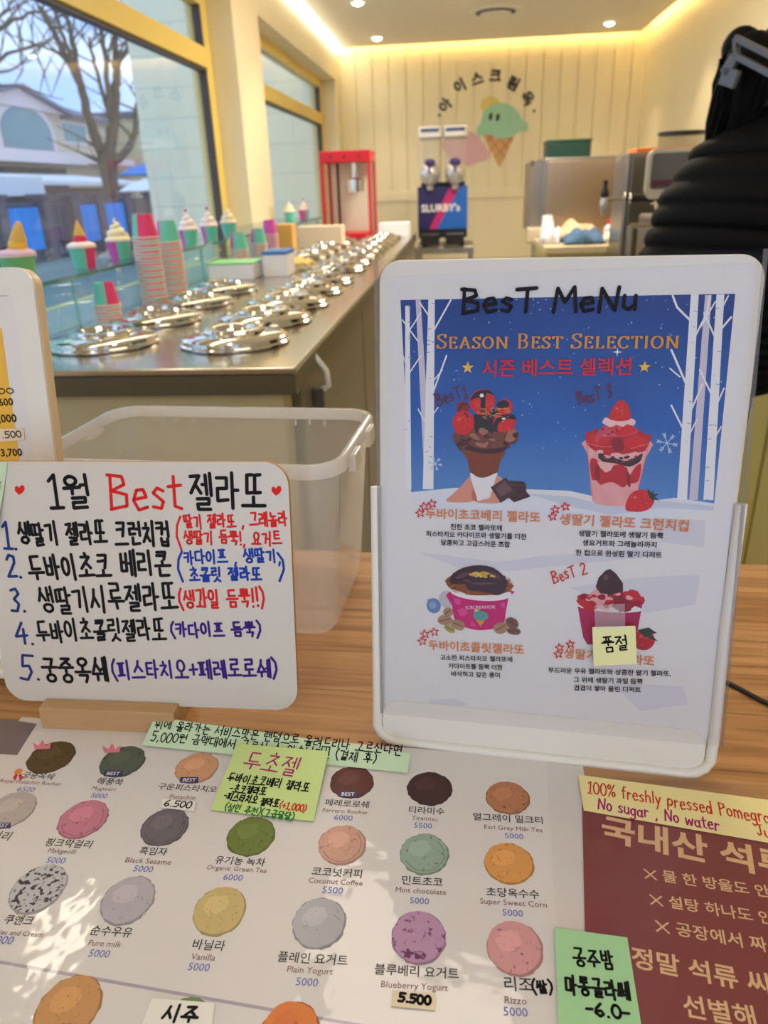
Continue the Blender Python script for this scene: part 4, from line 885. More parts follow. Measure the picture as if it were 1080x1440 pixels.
b = MB(); b.tube([(0.64, 2.715, z_(1.25)), (0.655, 2.71, z_(1.17)), (0.665, 2.715, z_(1.09))], 0.005, 8); b.build('steam_wand', polish, ex, smooth=40)
boxo('display', mat('lit_screen', (150, 180, 240), 0.2, emit=0.8), (0.69, 0.74, 2.685, 2.694, z_(1.268), z_(1.3)), ex)
b = MB(); b.box(0.57, 0.75, 2.72, 3.25, 0.06, 0.085); b.tube([(0.57, 2.72, 0.26), (0.57, 2.72, 0.0)], 0.009, 8); b.tube([(0.57, 2.72, 0.26), (0.75, 2.72, 0.26)], 0.009, 8); b.build('drip_tray', steel2, ex, smooth=40)
gh = root('bean_grinder', 'coffee grinder with a clear bean hopper behind the coffee machine', 'grinder', (0.90, 3.48, 0.916))
b = MB(); b.lathe([(0.09, 0), (0.09, 0.03), (0.07, 0.05), (0.07, 0.36), (0.06, 0.42)], 24); b.build('body', blackp, gh, smooth=40)
b = MB(); b.lathe([(0.05, 0.42), (0.088, 0.47), (0.09, 0.56)], 24); b.build('hopper', clear('smoky_plastic', body=0.3, col=(150, 120, 80), rough=0.05), gh, smooth=40)
b = MB(); b.lathe([(0.094, 0.56), (0.094, 0.572), (0.0, 0.576)], 24); b.build('hopper_lid', blackp, gh, smooth=40)
b = MB(); b.lathe([(0.046, 0.425), (0.08, 0.47), (0.082, 0.5), (0.0, 0.51)], 24); b.build('beans', mat('coffee_beans', (72, 44, 24), 0.5, bump=1, scale=80), gh, smooth=40)
# ------------------------------------------------------------------ the wooden order counter
TZ = 0.95
def oak():
    m = mat('oak_worktop', (202, 152, 98), 0.42); t = m.node_tree; b = t.nodes['Principled BSDF']
    tcn = N('ShaderNodeTexCoord', t); br = N('ShaderNodeTexBrick', t)
    br.offset = 0.37; br.inputs['Scale'].default_value = 1.0; br.inputs['Brick Width'].default_value = 0.62; br.inputs['Row Height'].default_value = 0.062; br.inputs['Mortar Size'].default_value = 0.0006
    br.inputs['Color1'].default_value = S(206, 158, 104); br.inputs['Color2'].default_value = S(188, 138, 86); br.inputs['Mortar'].default_value = S(150, 104, 62)
    t.links.new(tcn.outputs['Object'], br.inputs['Vector'])
    mpn = N('ShaderNodeMapping', t); mpn.inputs['Scale'].default_value = (7, 110, 7); n = N('ShaderNodeTexNoise', t); n.inputs['Scale'].default_value = 1.0; n.inputs['Detail'].default_value = 5; n.inputs['Distortion'].default_value = 0.6
    t.links.new(tcn.outputs['Object'], mpn.inputs[0]); t.links.new(mpn.outputs[0], n.inputs['Vector'])
    r = N('ShaderNodeValToRGB', t); r.color_ramp.elements[0].position = 0.36; r.color_ramp.elements[0].color = (0.52, 0.44, 0.36, 1); r.color_ramp.elements[1].position = 0.62; r.color_ramp.elements[1].color = (1, 1, 1, 1)
    t.links.new(n.outputs[0], r.inputs[0])
    mx = N('ShaderNodeMix', t); mx.data_type = 'RGBA'; mx.blend_type = 'MULTIPLY'; mx.inputs[0].default_value = 0.75
    t.links.new(br.outputs[0], mx.inputs[6]); t.links.new(r.outputs[0], mx.inputs[7]); t.links.new(mx.outputs[2], b.inputs['Base Color']); return m
oakm = oak()
oc = root('order_counter', 'oak topped order counter in the foreground', 'counter', (0, 0.726, 0), radians(-2.4))
b = MB(); b.box(-0.9, 0.56, -0.62, 0, TZ - 0.038, TZ); b.build('worktop', oakm, oc, bevel=0.003)
b = MB(); b.box(-0.88, 0.54, -0.58, -0.04, 0.0, TZ - 0.038); b.build('body', mat('counter_white_panel', (226, 220, 206), 0.5), oc)

# ------------------------------------------------------------------ translucent storage bin
milky = clear('milky_plastic_sheet', col=(236, 236, 234), body=0.30, rough=0.12, ior=1.4); milky2 = clear('milky_plastic_rim', col=(244, 244, 242), body=0.62, rough=0.1, ior=1.4)
bn = root('storage_bin', 'empty translucent plastic storage bin without a lid', 'storage bin', (-0.2255, 0.634, TZ), radians(-4.4))
b = MB(); HB = 0.17; rings = []
for (z, ins, r) in ((0.001, 0.030, 0.012), (0.004, 0.018, 0.02), (0.02, 0.0145, 0.024), (HB - 0.012, 0.004, 0.026), (HB, 0.0035, 0.026)):
    rings.append([(x, y, z) for x, y in rrect(-0.1375 + ins, 0.1375 - ins, -0.084 + ins * .8, 0.084 - ins * .8, r, 8)])
n = len(rings[0]); b.add([p for r in rings for p in r], [(j * n + k, j * n + (k + 1) % n, (j + 1) * n + (k + 1) % n, (j + 1) * n + k) for j in range(len(rings) - 1) for k in range(n)] + [tuple(reversed(range(n)))])
b.build('body', milky, bn, smooth=50)
b = MB(); prof = [(0.004, HB - 0.011), (-0.002, HB - 0.011), (-0.002, HB - 0.002), (0.0, HB), (0.004, HB)]
rr = [[(x, y, z) for x, y in rrect(-0.1375 + i, 0.1375 - i, -0.084 + i, 0.084 - i, 0.027 - i * .5, 8)] for i, z in prof]; n = len(rr[0])
b.add([p for r in rr for p in r], [(j * n + k, j * n + (k + 1) % n, ((j + 1) % 5) * n + (k + 1) % n, ((j + 1) % 5) * n + k) for j in range(5) for k in range(n)])
b.build('rim', milky2, bn, smooth=50)
for x, y, hx, hy in ((0.1405, -0.03, 0.003, 0.012), (0.1405, 0.035, 0.003, 0.012), (-0.1405, -0.03, 0.003, 0.012), (-0.1405, 0.035, 0.003, 0.012)):
    boxo('clip_tab', milky2, (x - hx, x + hx, y - hy, y + hy, HB - 0.02, HB - 0.004), bn, bevel=0.001)
for x in (-0.09, -0.075, -0.055, 0.055, 0.07, 0.085): boxo('rib', milky2, (x - 0.0008, x + 0.0008, 0.081, 0.085, HB - 0.018, HB - 0.008), bn)

# ------------------------------------------------------------------ helpers for paper things
inkm = mat('black_ink', (22, 21, 24), 0.6, spec=0.15); marker = mat('black_marker', (26, 25, 28), 0.6, spec=0.15); redm = mat('red_marker', (222, 42, 40), 0.6, spec=0.15); bluem = mat('navy_marker', (38, 62, 128), 0.6, spec=0.15); blue2 = mat('blue_marker', (30, 66, 168), 0.6, spec=0.15); purm = mat('purple_marker', (62, 34, 132), 0.6, spec=0.15)
magp = mat('magenta_pen', (176, 34, 120), 0.6, spec=0.15); redp = mat('red_pen', (214, 60, 34), 0.6, spec=0.15); grnp = mat('green_pen', (42, 122, 60), 0.6, spec=0.15)
paper = mat('white_paper', (232, 230, 230), 0.6)
def note(name, lab, sh, poly, m, th=0.0004, lift=0.0, cat='sticky note', group=None, curl=0.0):
    """a small paper stuck on a sheet (polygon in pixels, straight edges)"""
    o = sh.root(name, lab, cat, group); pp = sh.pts(*poly)
    b = MB()
    if curl and len(pp) == 4:
        n = 10; vs_ = []
        TL, TR, BR, BL = [Vector(p) for p in pp]
        for z in (0, th):
            for i in range(n + 1):
                t = i / n
                for a, c in ((TL, BL), (TR, BR)): q = a.lerp(c, t); vs_.append((q.x, q.y, lift + z + curl * t ** 2.2))
        m2 = (n + 1) * 2
        fs = [(i * 2, i * 2 + 1, i * 2 + 3, i * 2 + 2) for i in range(n)] + [(m2 + i * 2, m2 + i * 2 + 2, m2 + i * 2 + 3, m2 + i * 2 + 1) for i in range(n)]
        fs += [(i * 2, i * 2 + 2, m2 + i * 2 + 2, m2 + i * 2) for i in range(n)] + [(i * 2 + 1, m2 + i * 2 + 1, m2 + i * 2 + 3, i * 2 + 3) for i in range(n)] + [(0, m2, m2 + 1, 1), (2 * n, 2 * n + 1, m2 + 2 * n + 1, m2 + 2 * n)]
        b.add(vs_, fs)
    else: b.prism(pp, lift, lift + th)
    b.build('paper', m, o, weld=False); return o
n_green = mat('pale_green_note', (204, 232, 196), 0.65); n_lime = mat('lime_note', (206, 230, 150), 0.65); n_yel = mat('pale_yellow_note', (246, 234, 170), 0.65); n_mint = mat('mint_note', (168, 220, 168), 0.65); n_wht = mat('white_label', (240, 238, 232), 0.6); n_crm = mat('cream_label', (242, 226, 196), 0.6)

# ------------------------------------------------------------------ whiteboard in its wooden block
shB = Sheet((-0.346, 0.437, 0.9655), radians(-0.3), radians(11)); BW, BH = 0.229, 0.187
wb = shB.root('menu_whiteboard', 'small whiteboard with a handwritten list of five gelato flavours', 'whiteboard')
b = MB(); pr = rrect(-0.001, BW, 0, BH, 0.017, 8)
b.prism(pr, -0.0052, -0.0006); b.build('board_core', mat('fibreboard_edge', (190, 140, 84), 0.7), wb)
b = MB(); b.prism(pr, -0.0006, 0.0); b.build('board_face', mat('whiteboard_face', (216, 211, 203), 0.25, coat=0.2), wb)
P = Print(shB, 0.00012)
P.hand('1월', (67, 692), (127, 690), 46, marker, 0.0027, 0.03); P.hand('Best', (153, 693), (256, 692), 48, redm, 0.0024, 0.03); P.hand('젤라또', (268, 690), (374, 691), 50, marker, 0.0026, 0.04)
for (hx, hy) in ((27, 689), (388, 690)):
    P.poly([(hx, hy + 7), (hx - 6, hy + 1), (hx - 6, hy - 4), (hx - 3, hy - 6), (hx, hy - 3), (hx + 3, hy - 7), (hx + 7, hy - 6), (hx + 8, hy - 1), (hx + 5, hy + 4)], redm)
P.hand('1.', (3, 754), (25, 755), 38, bluem, 0.0022); P.hand('생딸기 젤라또 크런치컵', (26, 751), (239, 748), 33, marker, 0.0023, 0.07)
P.hand('(', (247, 750), (256, 750), 40, redm, 0.0016); P.hand('딸기 젤라또 , 그래놀라', (259, 734), (404, 729), 19, redm, 0.0015, 0.06); P.hand('생딸기 듬뿍!, 요거트', (259, 755), (396, 757), 19, redm, 0.0015, 0.06)
P.hand('2.', (10, 797), (31, 797), 30, bluem, 0.0022); P.hand('두바이초코 베리콘', (40, 797), (240, 793), 35, marker, 0.0024, 0.07)
P.hand('(', (249, 797), (258, 797), 36, blue2, 0.0018); P.hand('카다이프 , 생딸기,', (259, 784), (395, 781), 19, blue2, 0.0016, 0.06); P.hand('초콜릿 젤라또', (266, 808), (368, 806), 19, blue2, 0.0017, 0.06); P.hand(')', (391, 796), (401, 796), 34, blue2, 0.0018)
P.hand('3.', (15, 843), (37, 845), 32, bluem, 0.0022); P.hand('생딸기시루젤라또', (55, 845), (249, 838), 37, marker, 0.0023, 0.07); P.hand('(생과일 듬뿍!!)', (251, 842), (372, 840), 26, redm, 0.0018, 0.05)
P.hand('4.', (22, 890), (47, 890), 31, bluem, 0.0022); P.hand('두바이초콜릿젤라또', (51, 887), (233, 884), 30, marker, 0.0021, 0.07); P.hand('(카다이프 듬뿍)', (240, 886), (367, 884), 20, purm, 0.0018, 0.05)
P.hand('5.', (29, 937), (57, 940), 34, bluem, 0.0022); P.hand('궁중옥쉐', (60, 942), (151, 942), 35, marker, 0.0024, 0.05); P.hand('(피스타치오+페레로로쉐)', (157, 941), (390, 940), 26, purm, 0.0019, 0.05)
P.build('handwriting', wb)
b = MB(); y0 = -0.0135; prof = [(y0, 0), (0.03, 0), (0.03, 0.0185), (0.0075, 0.0185), (0.0075, 0.0145), (-0.0005, 0.0145), (-0.0005, 0.0185), (y0 + 0.001, 0.0185)]
nP = len(prof); b.add([(0, y, z) for y, z in prof] + [(0.106, y, z) for y, z in prof], [tuple(range(nP)), tuple(reversed(range(nP, 2 * nP)))] + [(k, (k + 1) % nP, nP + (k + 1) % nP, nP + k) for k in range(nP)])
o = b.build('board_stand', mat('beech_block', (198, 158, 112), 0.55, var=0.1, scale=30, stretch=(1, 8, 8)), bevel=0.0008); o.location = (-0.3145, 0.437, TZ + 0.0002); o.rotation_euler.z = radians(-0.3); tag(o, 'wooden block with a slot holding up the handwritten whiteboard', 'board stand')
gn = note('sticky_note', 'pale green sticky note hanging over the left edge of the whiteboard', shB, [(-32, 648), (11, 650), (0, 748), (-38, 744)], n_green, 0.0004, 0.0004, curl=0.006)
P = Print(shB, 0.0026); P.hand('음', (-9, 676), (4, 676), 20, magp, 0.001); P.build('handwriting', gn)

# ------------------------------------------------------------------ white stand with the season menu
shS = Sheet((-0.054, 0.426, 0.9535), radians(-6.04), radians(9.5)); SW, SL = 0.2214, 0.330
frost = clear('clear_sleeve', body=0.0, rough=0.05, ior=1.16, tint=(250, 250, 251))
ss = shS.root('menu_stand', 'white plastic menu stand holding the blue season best menu', 'menu stand')
b = MB(); b.prism(rrect(-0.0015, SW + 0.001, 0.001, SL, 0.014, 8), -0.006, -0.001); b.build('back_plate', white_pl, ss, smooth=30, bevel=0.0012)
# raised U-shaped rim round the lower half
lu = shS.at(529, 684); ru = shS.at(1041, 708)
path = [(lu[0], lu[1]), (lu[0] + 0.0005, 0.10), (lu[0] + 0.001, 0.03)] + [(0.0 + 0.012 - 0.0155 * cos(a), 0.013 - 0.0155 * sin(a)) for a in [radians(x) for x in (15, 40, 65, 90)]] + \
       [(SW - 0.012 + 0.0155 * sin(a), 0.013 - 0.0155 * cos(a)) for a in [radians(x) for x in (0, 25, 50, 75)]] + [(SW + 0.0035, 0.03), (ru[0], 0.10), (ru[0] + 0.0005, ru[1])]
b = MB(); b.tube([(x, y, 0.001) for x, y in path], 0.0036, 12); b.build('front_rim', white_pl, ss, smooth=50)
b = MB(); b.prism(rrect(0.001, SW - 0.001, -0.001, 0.03, 0.012, 8), -0.001, 0.0008); b.build('tray', white_pl, ss, smooth=30)
b = MB(); b.T = Matrix.Translation((SW / 2, 0.2, -0.007)) @ Matrix.Rotation(radians(21), 4, 'X'); b.box(-0.04, 0.04, -0.192, 0.0, -0.004, 0); b.build('prop_leg', white_pl, ss, bevel=0.002)
# the printed sheet
b = MB(); b.prism(shS.pts((545, 390), (1063, 370), (998, 1040), (541, 992)), -0.0009, 0.0); b.build('menu_paper', mat('menu_sheet_white', (232, 232, 234), 0.45), ss)
sky_b = mat('print_blue', (30, 84, 166), 0.5, var=0.12, scale=25); sky_l = mat('print_blue_light', (92, 148, 208), 0.5, var=0.1, scale=20); snow = mat('print_snow', (226, 232, 244), 0.5); snow2 = mat('print_snow_shade', (206, 214, 232), 0.5, var=0.06, scale=20); trunk = mat('print_birch', (238, 240, 246), 0.5); trunk2 = mat('print_birch_lilac', (208, 204, 222), 0.5); birchm = mat('print_birch_mark', (150, 160, 190), 0.5)
m = sky_b
def grad_print():
    """printed night-to-day blue of the poster"""
    t = sky_b.node_tree; b = t.nodes['Principled BSDF']; tcn = N('ShaderNodeTexCoord', t); sp = N('ShaderNodeSeparateXYZ', t); r = N('ShaderNodeValToRGB', t)
    mr = N('ShaderNodeMapRange', t); mr.inputs[1].default_value = 0.16; mr.inputs[2].default_value = 0.30
    t.links.new(tcn.outputs['Object'], sp.inputs[0]); t.links.new(sp.outputs[1], mr.inputs[0]); t.links.new(mr.outputs[0], r.inputs[0])
    r.color_ramp.elements[0].color = S(104, 156, 218); r.color_ramp.elements[1].color = S(14, 64, 146); e = r.color_ramp.elements.new(0.5); e.color = S(40, 100, 186)
    n = N('ShaderNodeTexNoise', t); n.inputs['Scale'].default_value = 22; n.inputs['Detail'].default_value = 4; mx = N('ShaderNodeMix', t); mx.data_type = 'RGBA'; mx.blend_type = 'SOFT_LIGHT'; mx.inputs[0].default_value = 0.35
    t.links.new(tcn.outputs['Object'], n.inputs['Vector']); t.links.new(r.outputs[0], mx.inputs[6]); t.links.new(n.outputs[0], mx.inputs[7]); t.links.new(mx.outputs[2], b.inputs['Base Color'])
grad_print()
P = Print(shS, 0.00004)
BL_ = [(563, 422), (1034, 413), (1004, 712), (940, 716), (880, 708), (800, 690), (740, 688), (680, 690), (620, 698), (578, 692)]
P.poly(BL_, sky_b)
P.poly([(578, 692), (600, 690), (640, 686), (690, 688), (760, 700), (830, 712), (900, 706), (950, 700), (1005, 708), (1003, 716), (950, 728), (880, 742), (800, 733), (700, 727), (620, 720), (585, 714)], snow)
P.poly([(740, 694), (800, 698), (860, 712), (930, 704), (1004, 712), (1003, 718), (930, 714), (860, 724), (800, 712)], snow2)
for pl in ([(585, 776), (700, 790), (760, 782), (850, 776), (930, 772), (925, 782), (800, 794), (720, 803), (650, 800)], [(920, 728), (992, 732), (990, 770), (930, 762)], [(800, 826), (900, 812), (985, 808), (978, 850), (910, 862), (850, 846)], [(602, 985), (640, 982), (658, 990), (640, 998), (612, 996)], [(860, 960), (960, 965), (968, 990), (900, 1000)]): P.poly(pl, mat('print_mist', (218, 219, 230), 0.5))
P.build('poster_background', ss)
P = Print(shS, 0.00016)
def birch(x0, y0, x1, y1, w0, w1, m): P.poly([(x0 - w0 / 2, y0), (x0 + w0 / 2, y0), (x1 + w1 / 2, y1), (x1 - w1 / 2, y1)], m)
birch(588, 422, 603, 688, 7, 11, trunk2); birch(573, 430, 574, 688, 6, 9, trunk); birch(607, 421, 602, 688, 9, 15, trunk)
P.line([(588, 480), (566, 450)], .8, trunk); P.line([(607, 470), (634, 422)], 1, trunk); P.line([(607, 450), (590, 425)], .9, trunk); P.line([(572, 470), (592, 440)], .8, trunk); P.line([(606, 560), (628, 500)], 1, trunk); P.line([(606, 540), (622, 520)], .7, trunk); P.line([(572, 530), (592, 500)], .8, trunk); P.line([(604, 590), (618, 570)], .7, trunk); P.line([(567, 500), (573, 520)], .6, trunk); P.line([(604, 605), (588, 575)], .8, trunk)
birch(996, 415, 975, 703, 9, 12, trunk2); birch(977, 414, 959, 703, 11, 14, trunk); birch(1013, 414, 996, 703, 11, 14, trunk)
for q in (([(975, 455), (952, 432), (946, 416)], 1.2), ([(974, 480), (994, 440), (998, 416)], 1.0), ([(1008, 480), (990, 440)], 1.0), ([(1008, 470), (1028, 446)], 1.1), ([(1012, 440), (1024, 416)], .8), ([(967, 545), (944, 492)], 1.2), ([(956, 530), (942, 518)], .8), ([(966, 590), (988, 540)], 1.0), ([(1003, 560), (984, 520)], 1.0), ([(1003, 580), (1018, 546)], .9), ([(964, 610), (944, 570)], 1.0), ([(962, 625), (980, 590)], .8), ([(1000, 625), (1014, 600)], .8), ([(985, 460), (1006, 424)], .8)): P.line(q[0], q[1], trunk)
rb = random.Random(4)
for (x0, y0, x1, y1) in ((607, 421, 602, 688), (573, 430, 574, 688), (977, 414, 959, 703), (1013, 414, 996, 703)):
    for k in range(9):
        t = rb.random(); x, y = x0 + (x1 - x0) * t, y0 + (y1 - y0) * t; s_ = rb.choice((-1, 1)); P.line([(x + s_ * 1, y), (x + s_ * 5, y + 1)], .5, birchm)
for k in range(120):
    x, y = rb.uniform(570, 1020), 418 + 240 * rb.random() ** 1.7
    if x > 1034 - (y - 413) * .1 - 4: continue
    P.blob((x, y), rb.uniform(1.2, 2.6), mat('print_flake', (150, 182, 226), 0.5), n=7, seed=k)
for (cx, cy, r_) in ((938, 623, 14), (612, 652, 9)):
    for k in range(6):
        a = pi * k / 3 + .2; e = (cx + r_ * cos(a), cy + r_ * sin(a)); P.line([(cx, cy), e], .5, mat('print_ice', (190, 214, 240), 0.5))
        for s_ in (.55, .8):
            for d in (-.6, .6): P.line([(cx + r_ * s_ * cos(a), cy + r_ * s_ * sin(a)), (cx + r_ * (s_ * cos(a) + .3 * cos(a + d)), cy + r_ * (s_ * sin(a) + .3 * sin(a + d)))], .4, mat('print_ice', (190, 214, 240), 0.5))
P.star((868, 495), 7, trunk, ratio=.22, n=4)
P.build('birch_artwork', ss)
# the four desserts
pr_choc = mat('print_chocolate', (66, 30, 26), 0.45, var=0.35, scale=160); pr_choc2 = mat('print_choc_ice', (118, 66, 52), 0.5, var=0.35, scale=140); pr_cone = mat('print_cone', (136, 66, 30), 0.5, var=0.25, scale=120); pr_red = mat('print_strawberry', (196, 28, 36), 0.45, var=0.3, scale=120); pr_red2 = mat('print_strawberry_dark', (146, 22, 30), 0.45, var=0.3, scale=150); pr_hand = mat('print_skin', (222, 152, 130), 0.5); pr_pink = mat('print_pink', (236, 168, 170), 0.5, var=0.15, scale=120); pr_wht = mat('print_white', (238, 238, 240), 0.5); pr_cup = mat('print_magenta_cup', (204, 30, 120), 0.5); pr_cup2 = mat('print_crimson_cup', (178, 26, 84), 0.5); pr_nut = mat('print_nut', (176, 138, 108), 0.5, var=0.3, scale=200); pr_gold = mat('print_gold', (214, 160, 48), 0.5, var=0.4, scale=260); pr_leaf = mat('print_leaf', (46, 66, 34), 0.5); pr_bau = mat('print_bauble', (110, 140, 190), 0.4)
rb = random.Random(11)
def zp(P, ox, oy, pts, m, sm=3): P.poly(smooth_poly([(ox + x / 6, oy + y / 6) for x, y in pts], sm) if sm else [(ox + x / 6, oy + y / 6) for x, y in pts], m)
def zb(P, ox, oy, x, y, rx, ry, m, seed=1, rg=.03, rot=0.0): P.blob((ox + x / 6, oy + y / 6), rx / 3, m, ry / rx * 1.12, rg, 26, seed=seed, rot=rot)
seedm = mat('print_seed', (236, 176, 90), 0.5); shine = mat('print_berry_shine', (232, 120, 112), 0.5); pr_redb = mat('print_berry_bright', (214, 36, 40), 0.5, var=0.12, scale=150); pr_gloss = mat('print_choc_gloss', (104, 62, 66), 0.35); pr_lchoc = mat('print_choc_light', (168, 112, 92), 0.5, var=0.15, scale=200); pr_blk = mat('print_dark_sauce', (36, 20, 22), 0.35); pr_cone2 = mat('print_cone_dark', (110, 52, 26), 0.5); pr_hand2 = mat('print_skin_dark', (196, 112, 92), 0.5)
def seeds(P, x, y, w_, n=9):
    for k in range(n): P.blob((x + rb.uniform(-.36, .36) * w_, y + rb.uniform(-.34, .34) * w_), 1.1, seedm, 1, .1, 6, seed=k)
    P.blob((x - w_ * .18, y - w_ * .2), w_ * .16, shine, .6, .2, 9, seed=int(x))
P = Print(shS, 0.00028, 100000); A = (600, 540)
zp(P, *A, [(165, 990), (230, 920), (300, 850), (355, 790), (385, 770), (415, 870), (430, 960), (360, 996)], pr_hand); zp(P, *A, [(380, 960), (400, 860), (420, 960), (430, 996)], pr_hand2); zp(P, *A, [(560, 780), (605, 775), (645, 815), (610, 900), (622, 1000), (430, 1000), (470, 975), (540, 950)], pr_hand)
zp(P, *A, [(315, 545), (345, 640), (365, 740), (390, 770), (440, 785), (500, 785), (560, 770), (600, 740), (625, 640), (648, 560)], pr_cone)
for k in range(5): P.line([(A[0] + (330 + k * 12) / 6, A[1] + (600 + k * 36) / 6), (A[0] + 480 / 6, A[1] + (622 + k * 38) / 6), (A[0] + (636 - k * 10) / 6, A[1] + (596 + k * 36) / 6)], .35, pr_cone2)
for k in range(4): P.line([(A[0] + (370 + k * 70) / 6, A[1] + 590 / 6), (A[0] + (410 + k * 45) / 6, A[1] + 775 / 6)], .3, pr_cone2)
zp(P, *A, [(365, 752), (430, 785), (500, 787), (595, 748), (580, 800), (560, 870), (545, 920), (480, 965), (440, 985), (415, 930)], pr_wht)
zp(P, *A, [(215, 450), (235, 410), (330, 380), (500, 360), (700, 360), (760, 390), (780, 440), (755, 480), (720, 500), (660, 560), (600, 580), (480, 585), (400, 570), (320, 550), (270, 535), (240, 490)], pr_choc2)
zp(P, *A, [(240, 480), (330, 500), (450, 545), (600, 540), (690, 520), (660, 560), (600, 582), (480, 587), (400, 572), (320, 552), (265, 535)], pr_choc)
for k in range(26): zb(P, *A, 500 + rb.uniform(-240, 240), 470 + rb.gauss(0, 36), rb.uniform(12, 34), rb.uniform(8, 18), (pr_choc, pr_choc2, mat('print_choc_mid', (92, 50, 42), 0.5))[k % 3], k + 300, .25, rb.uniform(-.5, .5))
zp(P, *A, [(690, 400), (740, 375), (775, 430), (740, 470), (700, 490), (660, 470)], pr_lchoc); zp(P, *A, [(725, 420), (770, 410), (765, 450), (735, 450)], pr_choc)
for q in ([(440, 385), (480, 355), (520, 400), (470, 432)], [(360, 430), (400, 415), (450, 470), (405, 465)], [(410, 490), (480, 500), (520, 480), (500, 535), (430, 522)], [(520, 460), (580, 465), (560, 485)]): zp(P, *A, q, pr_lchoc)
zp(P, *A, [(395, 330), (420, 240), (600, 210), (660, 240), (570, 320), (560, 420), (500, 380), (450, 370), (420, 420)], pr_blk)
zb(P, *A, 305, 200, 56, 48, pr_red2, 5); P.line([(A[0] + 270 / 6, A[1] + 220 / 6), (A[0] + 300 / 6, A[1] + 170 / 6), (A[0] + 345 / 6, A[1] + 175 / 6)], 1.0, pr_blk)
zb(P, *A, 660, 195, 66, 64, pr_redb, 6); zp(P, *A, [(590, 170), (640, 135), (690, 150), (690, 190), (640, 205), (600, 195)], pr_blk)
zb(P, *A, 310, 325, 94, 92, pr_redb, 7); seeds(P, A[0] + 310 / 6, A[1] + 330 / 6, 28, 12); P.line([(A[0] + 320 / 6, A[1] + 240 / 6), (A[0] + 350 / 6, A[1] + 275 / 6)], .9, pr_blk)
zb(P, *A, 655, 325, 96, 76, pr_redb, 8); seeds(P, A[0] + 670 / 6, A[1] + 345 / 6, 24, 9)
zp(P, *A, [(555, 380), (580, 305), (640, 262), (735, 258), (750, 300), (690, 292), (625, 318), (600, 350), (590, 405)], pr_blk); zb(P, *A, 650, 292, 16, 8, pr_wht, 3)
zb(P, *A, 470, 150, 108, 98, pr_redb, 9); seeds(P, A[0] + 420 / 6, A[1] + 175 / 6, 14, 6); seeds(P, A[0] + 530 / 6, A[1] + 160 / 6, 14, 6)
zp(P, *A, [(365, 140), (400, 80), (460, 50), (530, 54), (572, 100), (540, 84), (500, 92), (492, 240), (458, 240), (455, 125), (420, 118)], pr_blk); zb(P, *A, 466, 96, 18, 14, pr_wht, 3)
for k in range(46):
    x, y = A[0] + rb.uniform(415, 690) / 6, A[1] + rb.uniform(205, 285) / 6; P.line([(x, y), (x + rb.uniform(1, 6), y + rb.uniform(-3, 3))], .32, (pr_gold, mat('print_toast', (206, 112, 34), 0.5), seedm)[k % 3])
zp(P, *A, [(690, 815), (815, 822), (838, 845), (842, 908), (876, 948), (740, 996), (680, 950)], pr_choc, 0); zp(P, *A, [(540, 870), (668, 788), (772, 908), (625, 1002)], mat('print_choc_bar', (74, 44, 46), 0.4), 0); zp(P, *A, [(582, 880), (655, 814), (726, 894), (626, 950)], mat('print_choc_face', (112, 74, 74), 0.4), 0); P.line([(A[0] + 705 / 6, A[1] + 850 / 6), (A[0] + 835 / 6, A[1] + 855 / 6)], .4, pr_gloss); P.line([(A[0] + 760 / 6, A[1] + 940 / 6), (A[0] + 845 / 6, A[1] + 912 / 6)], .4, pr_gloss)
P.build('cone_picture', ss)
P = Print(shS, 0.00028, 100000); A = (780, 540)
zp(P, *A, [(262, 470), (800, 470), (760, 640), (705, 880), (690, 1010), (560, 1030), (400, 1020), (325, 985), (300, 830), (280, 600)], pr_pink)
zp(P, *A, [(300, 640), (360, 640), (430, 745), (490, 690), (570, 680), (610, 720), (640, 750), (690, 690), (730, 680), (705, 820), (620, 842), (575, 872), (500, 832), (440, 832), (390, 852), (350, 812), (312, 800)], pr_red); zp(P, *A, [(340, 700), (375, 690), (380, 800), (345, 800)], pr_red2); zp(P, *A, [(600, 700), (630, 760), (640, 860), (615, 850)], pr_red2)
zp(P, *A, [(265, 410), (315, 410), (320, 380), (360, 385), (400, 440), (480, 440), (560, 400), (640, 390), (700, 385), (750, 415), (816, 438), (790, 510), (750, 570), (650, 580), (470, 605), (350, 570), (270, 500)], pr_red)
for q in ([(480, 480), (520, 450), (570, 470), (580, 560), (500, 560)], [(590, 470), (690, 430), (770, 460), (750, 520), (620, 540)], [(300, 430), (370, 430), (470, 460), (380, 520), (300, 500)]): zp(P, *A, q, pr_red2 if q[0][0] == 480 else pr_redb)
for q in ([(470, 590), (540, 580), (610, 620), (500, 622)], [(610, 600), (680, 570), (706, 590), (650, 622)], [(355, 558), (408, 560), (400, 592), (365, 586)], [(285, 540), (325, 570), (310, 612)], [(358, 655), (492, 690), (430, 748)], [(610, 708), (662, 700), (638, 765)]): zp(P, *A, q, mat('print_pale_pink', (240, 186, 184), 0.5), 2)
zp(P, *A, [(365, 590), (410, 588), (430, 630), (520, 628), (600, 648), (680, 620), (740, 585), (722, 650), (650, 692), (600, 692), (500, 667), (400, 652)], pr_choc)
for k in range(20): zb(P, *A, 380 + k * 18, 632 + rb.uniform(-22, 22), rb.uniform(10, 20), rb.uniform(7, 14), (pr_blk, pr_choc, pr_choc2)[k % 3], k + 40, .3)
zp(P, *A, [(338, 470), (370, 400), (420, 350), (500, 335), (640, 345), (705, 400), (640, 430), (560, 440), (480, 450), (400, 450), (360, 492)], mat('print_pink_scoop', (206, 76, 92), 0.5, var=0.25, scale=160)); zp(P, *A, [(500, 370), (620, 350), (690, 390), (620, 425), (520, 430)], pr_redb)
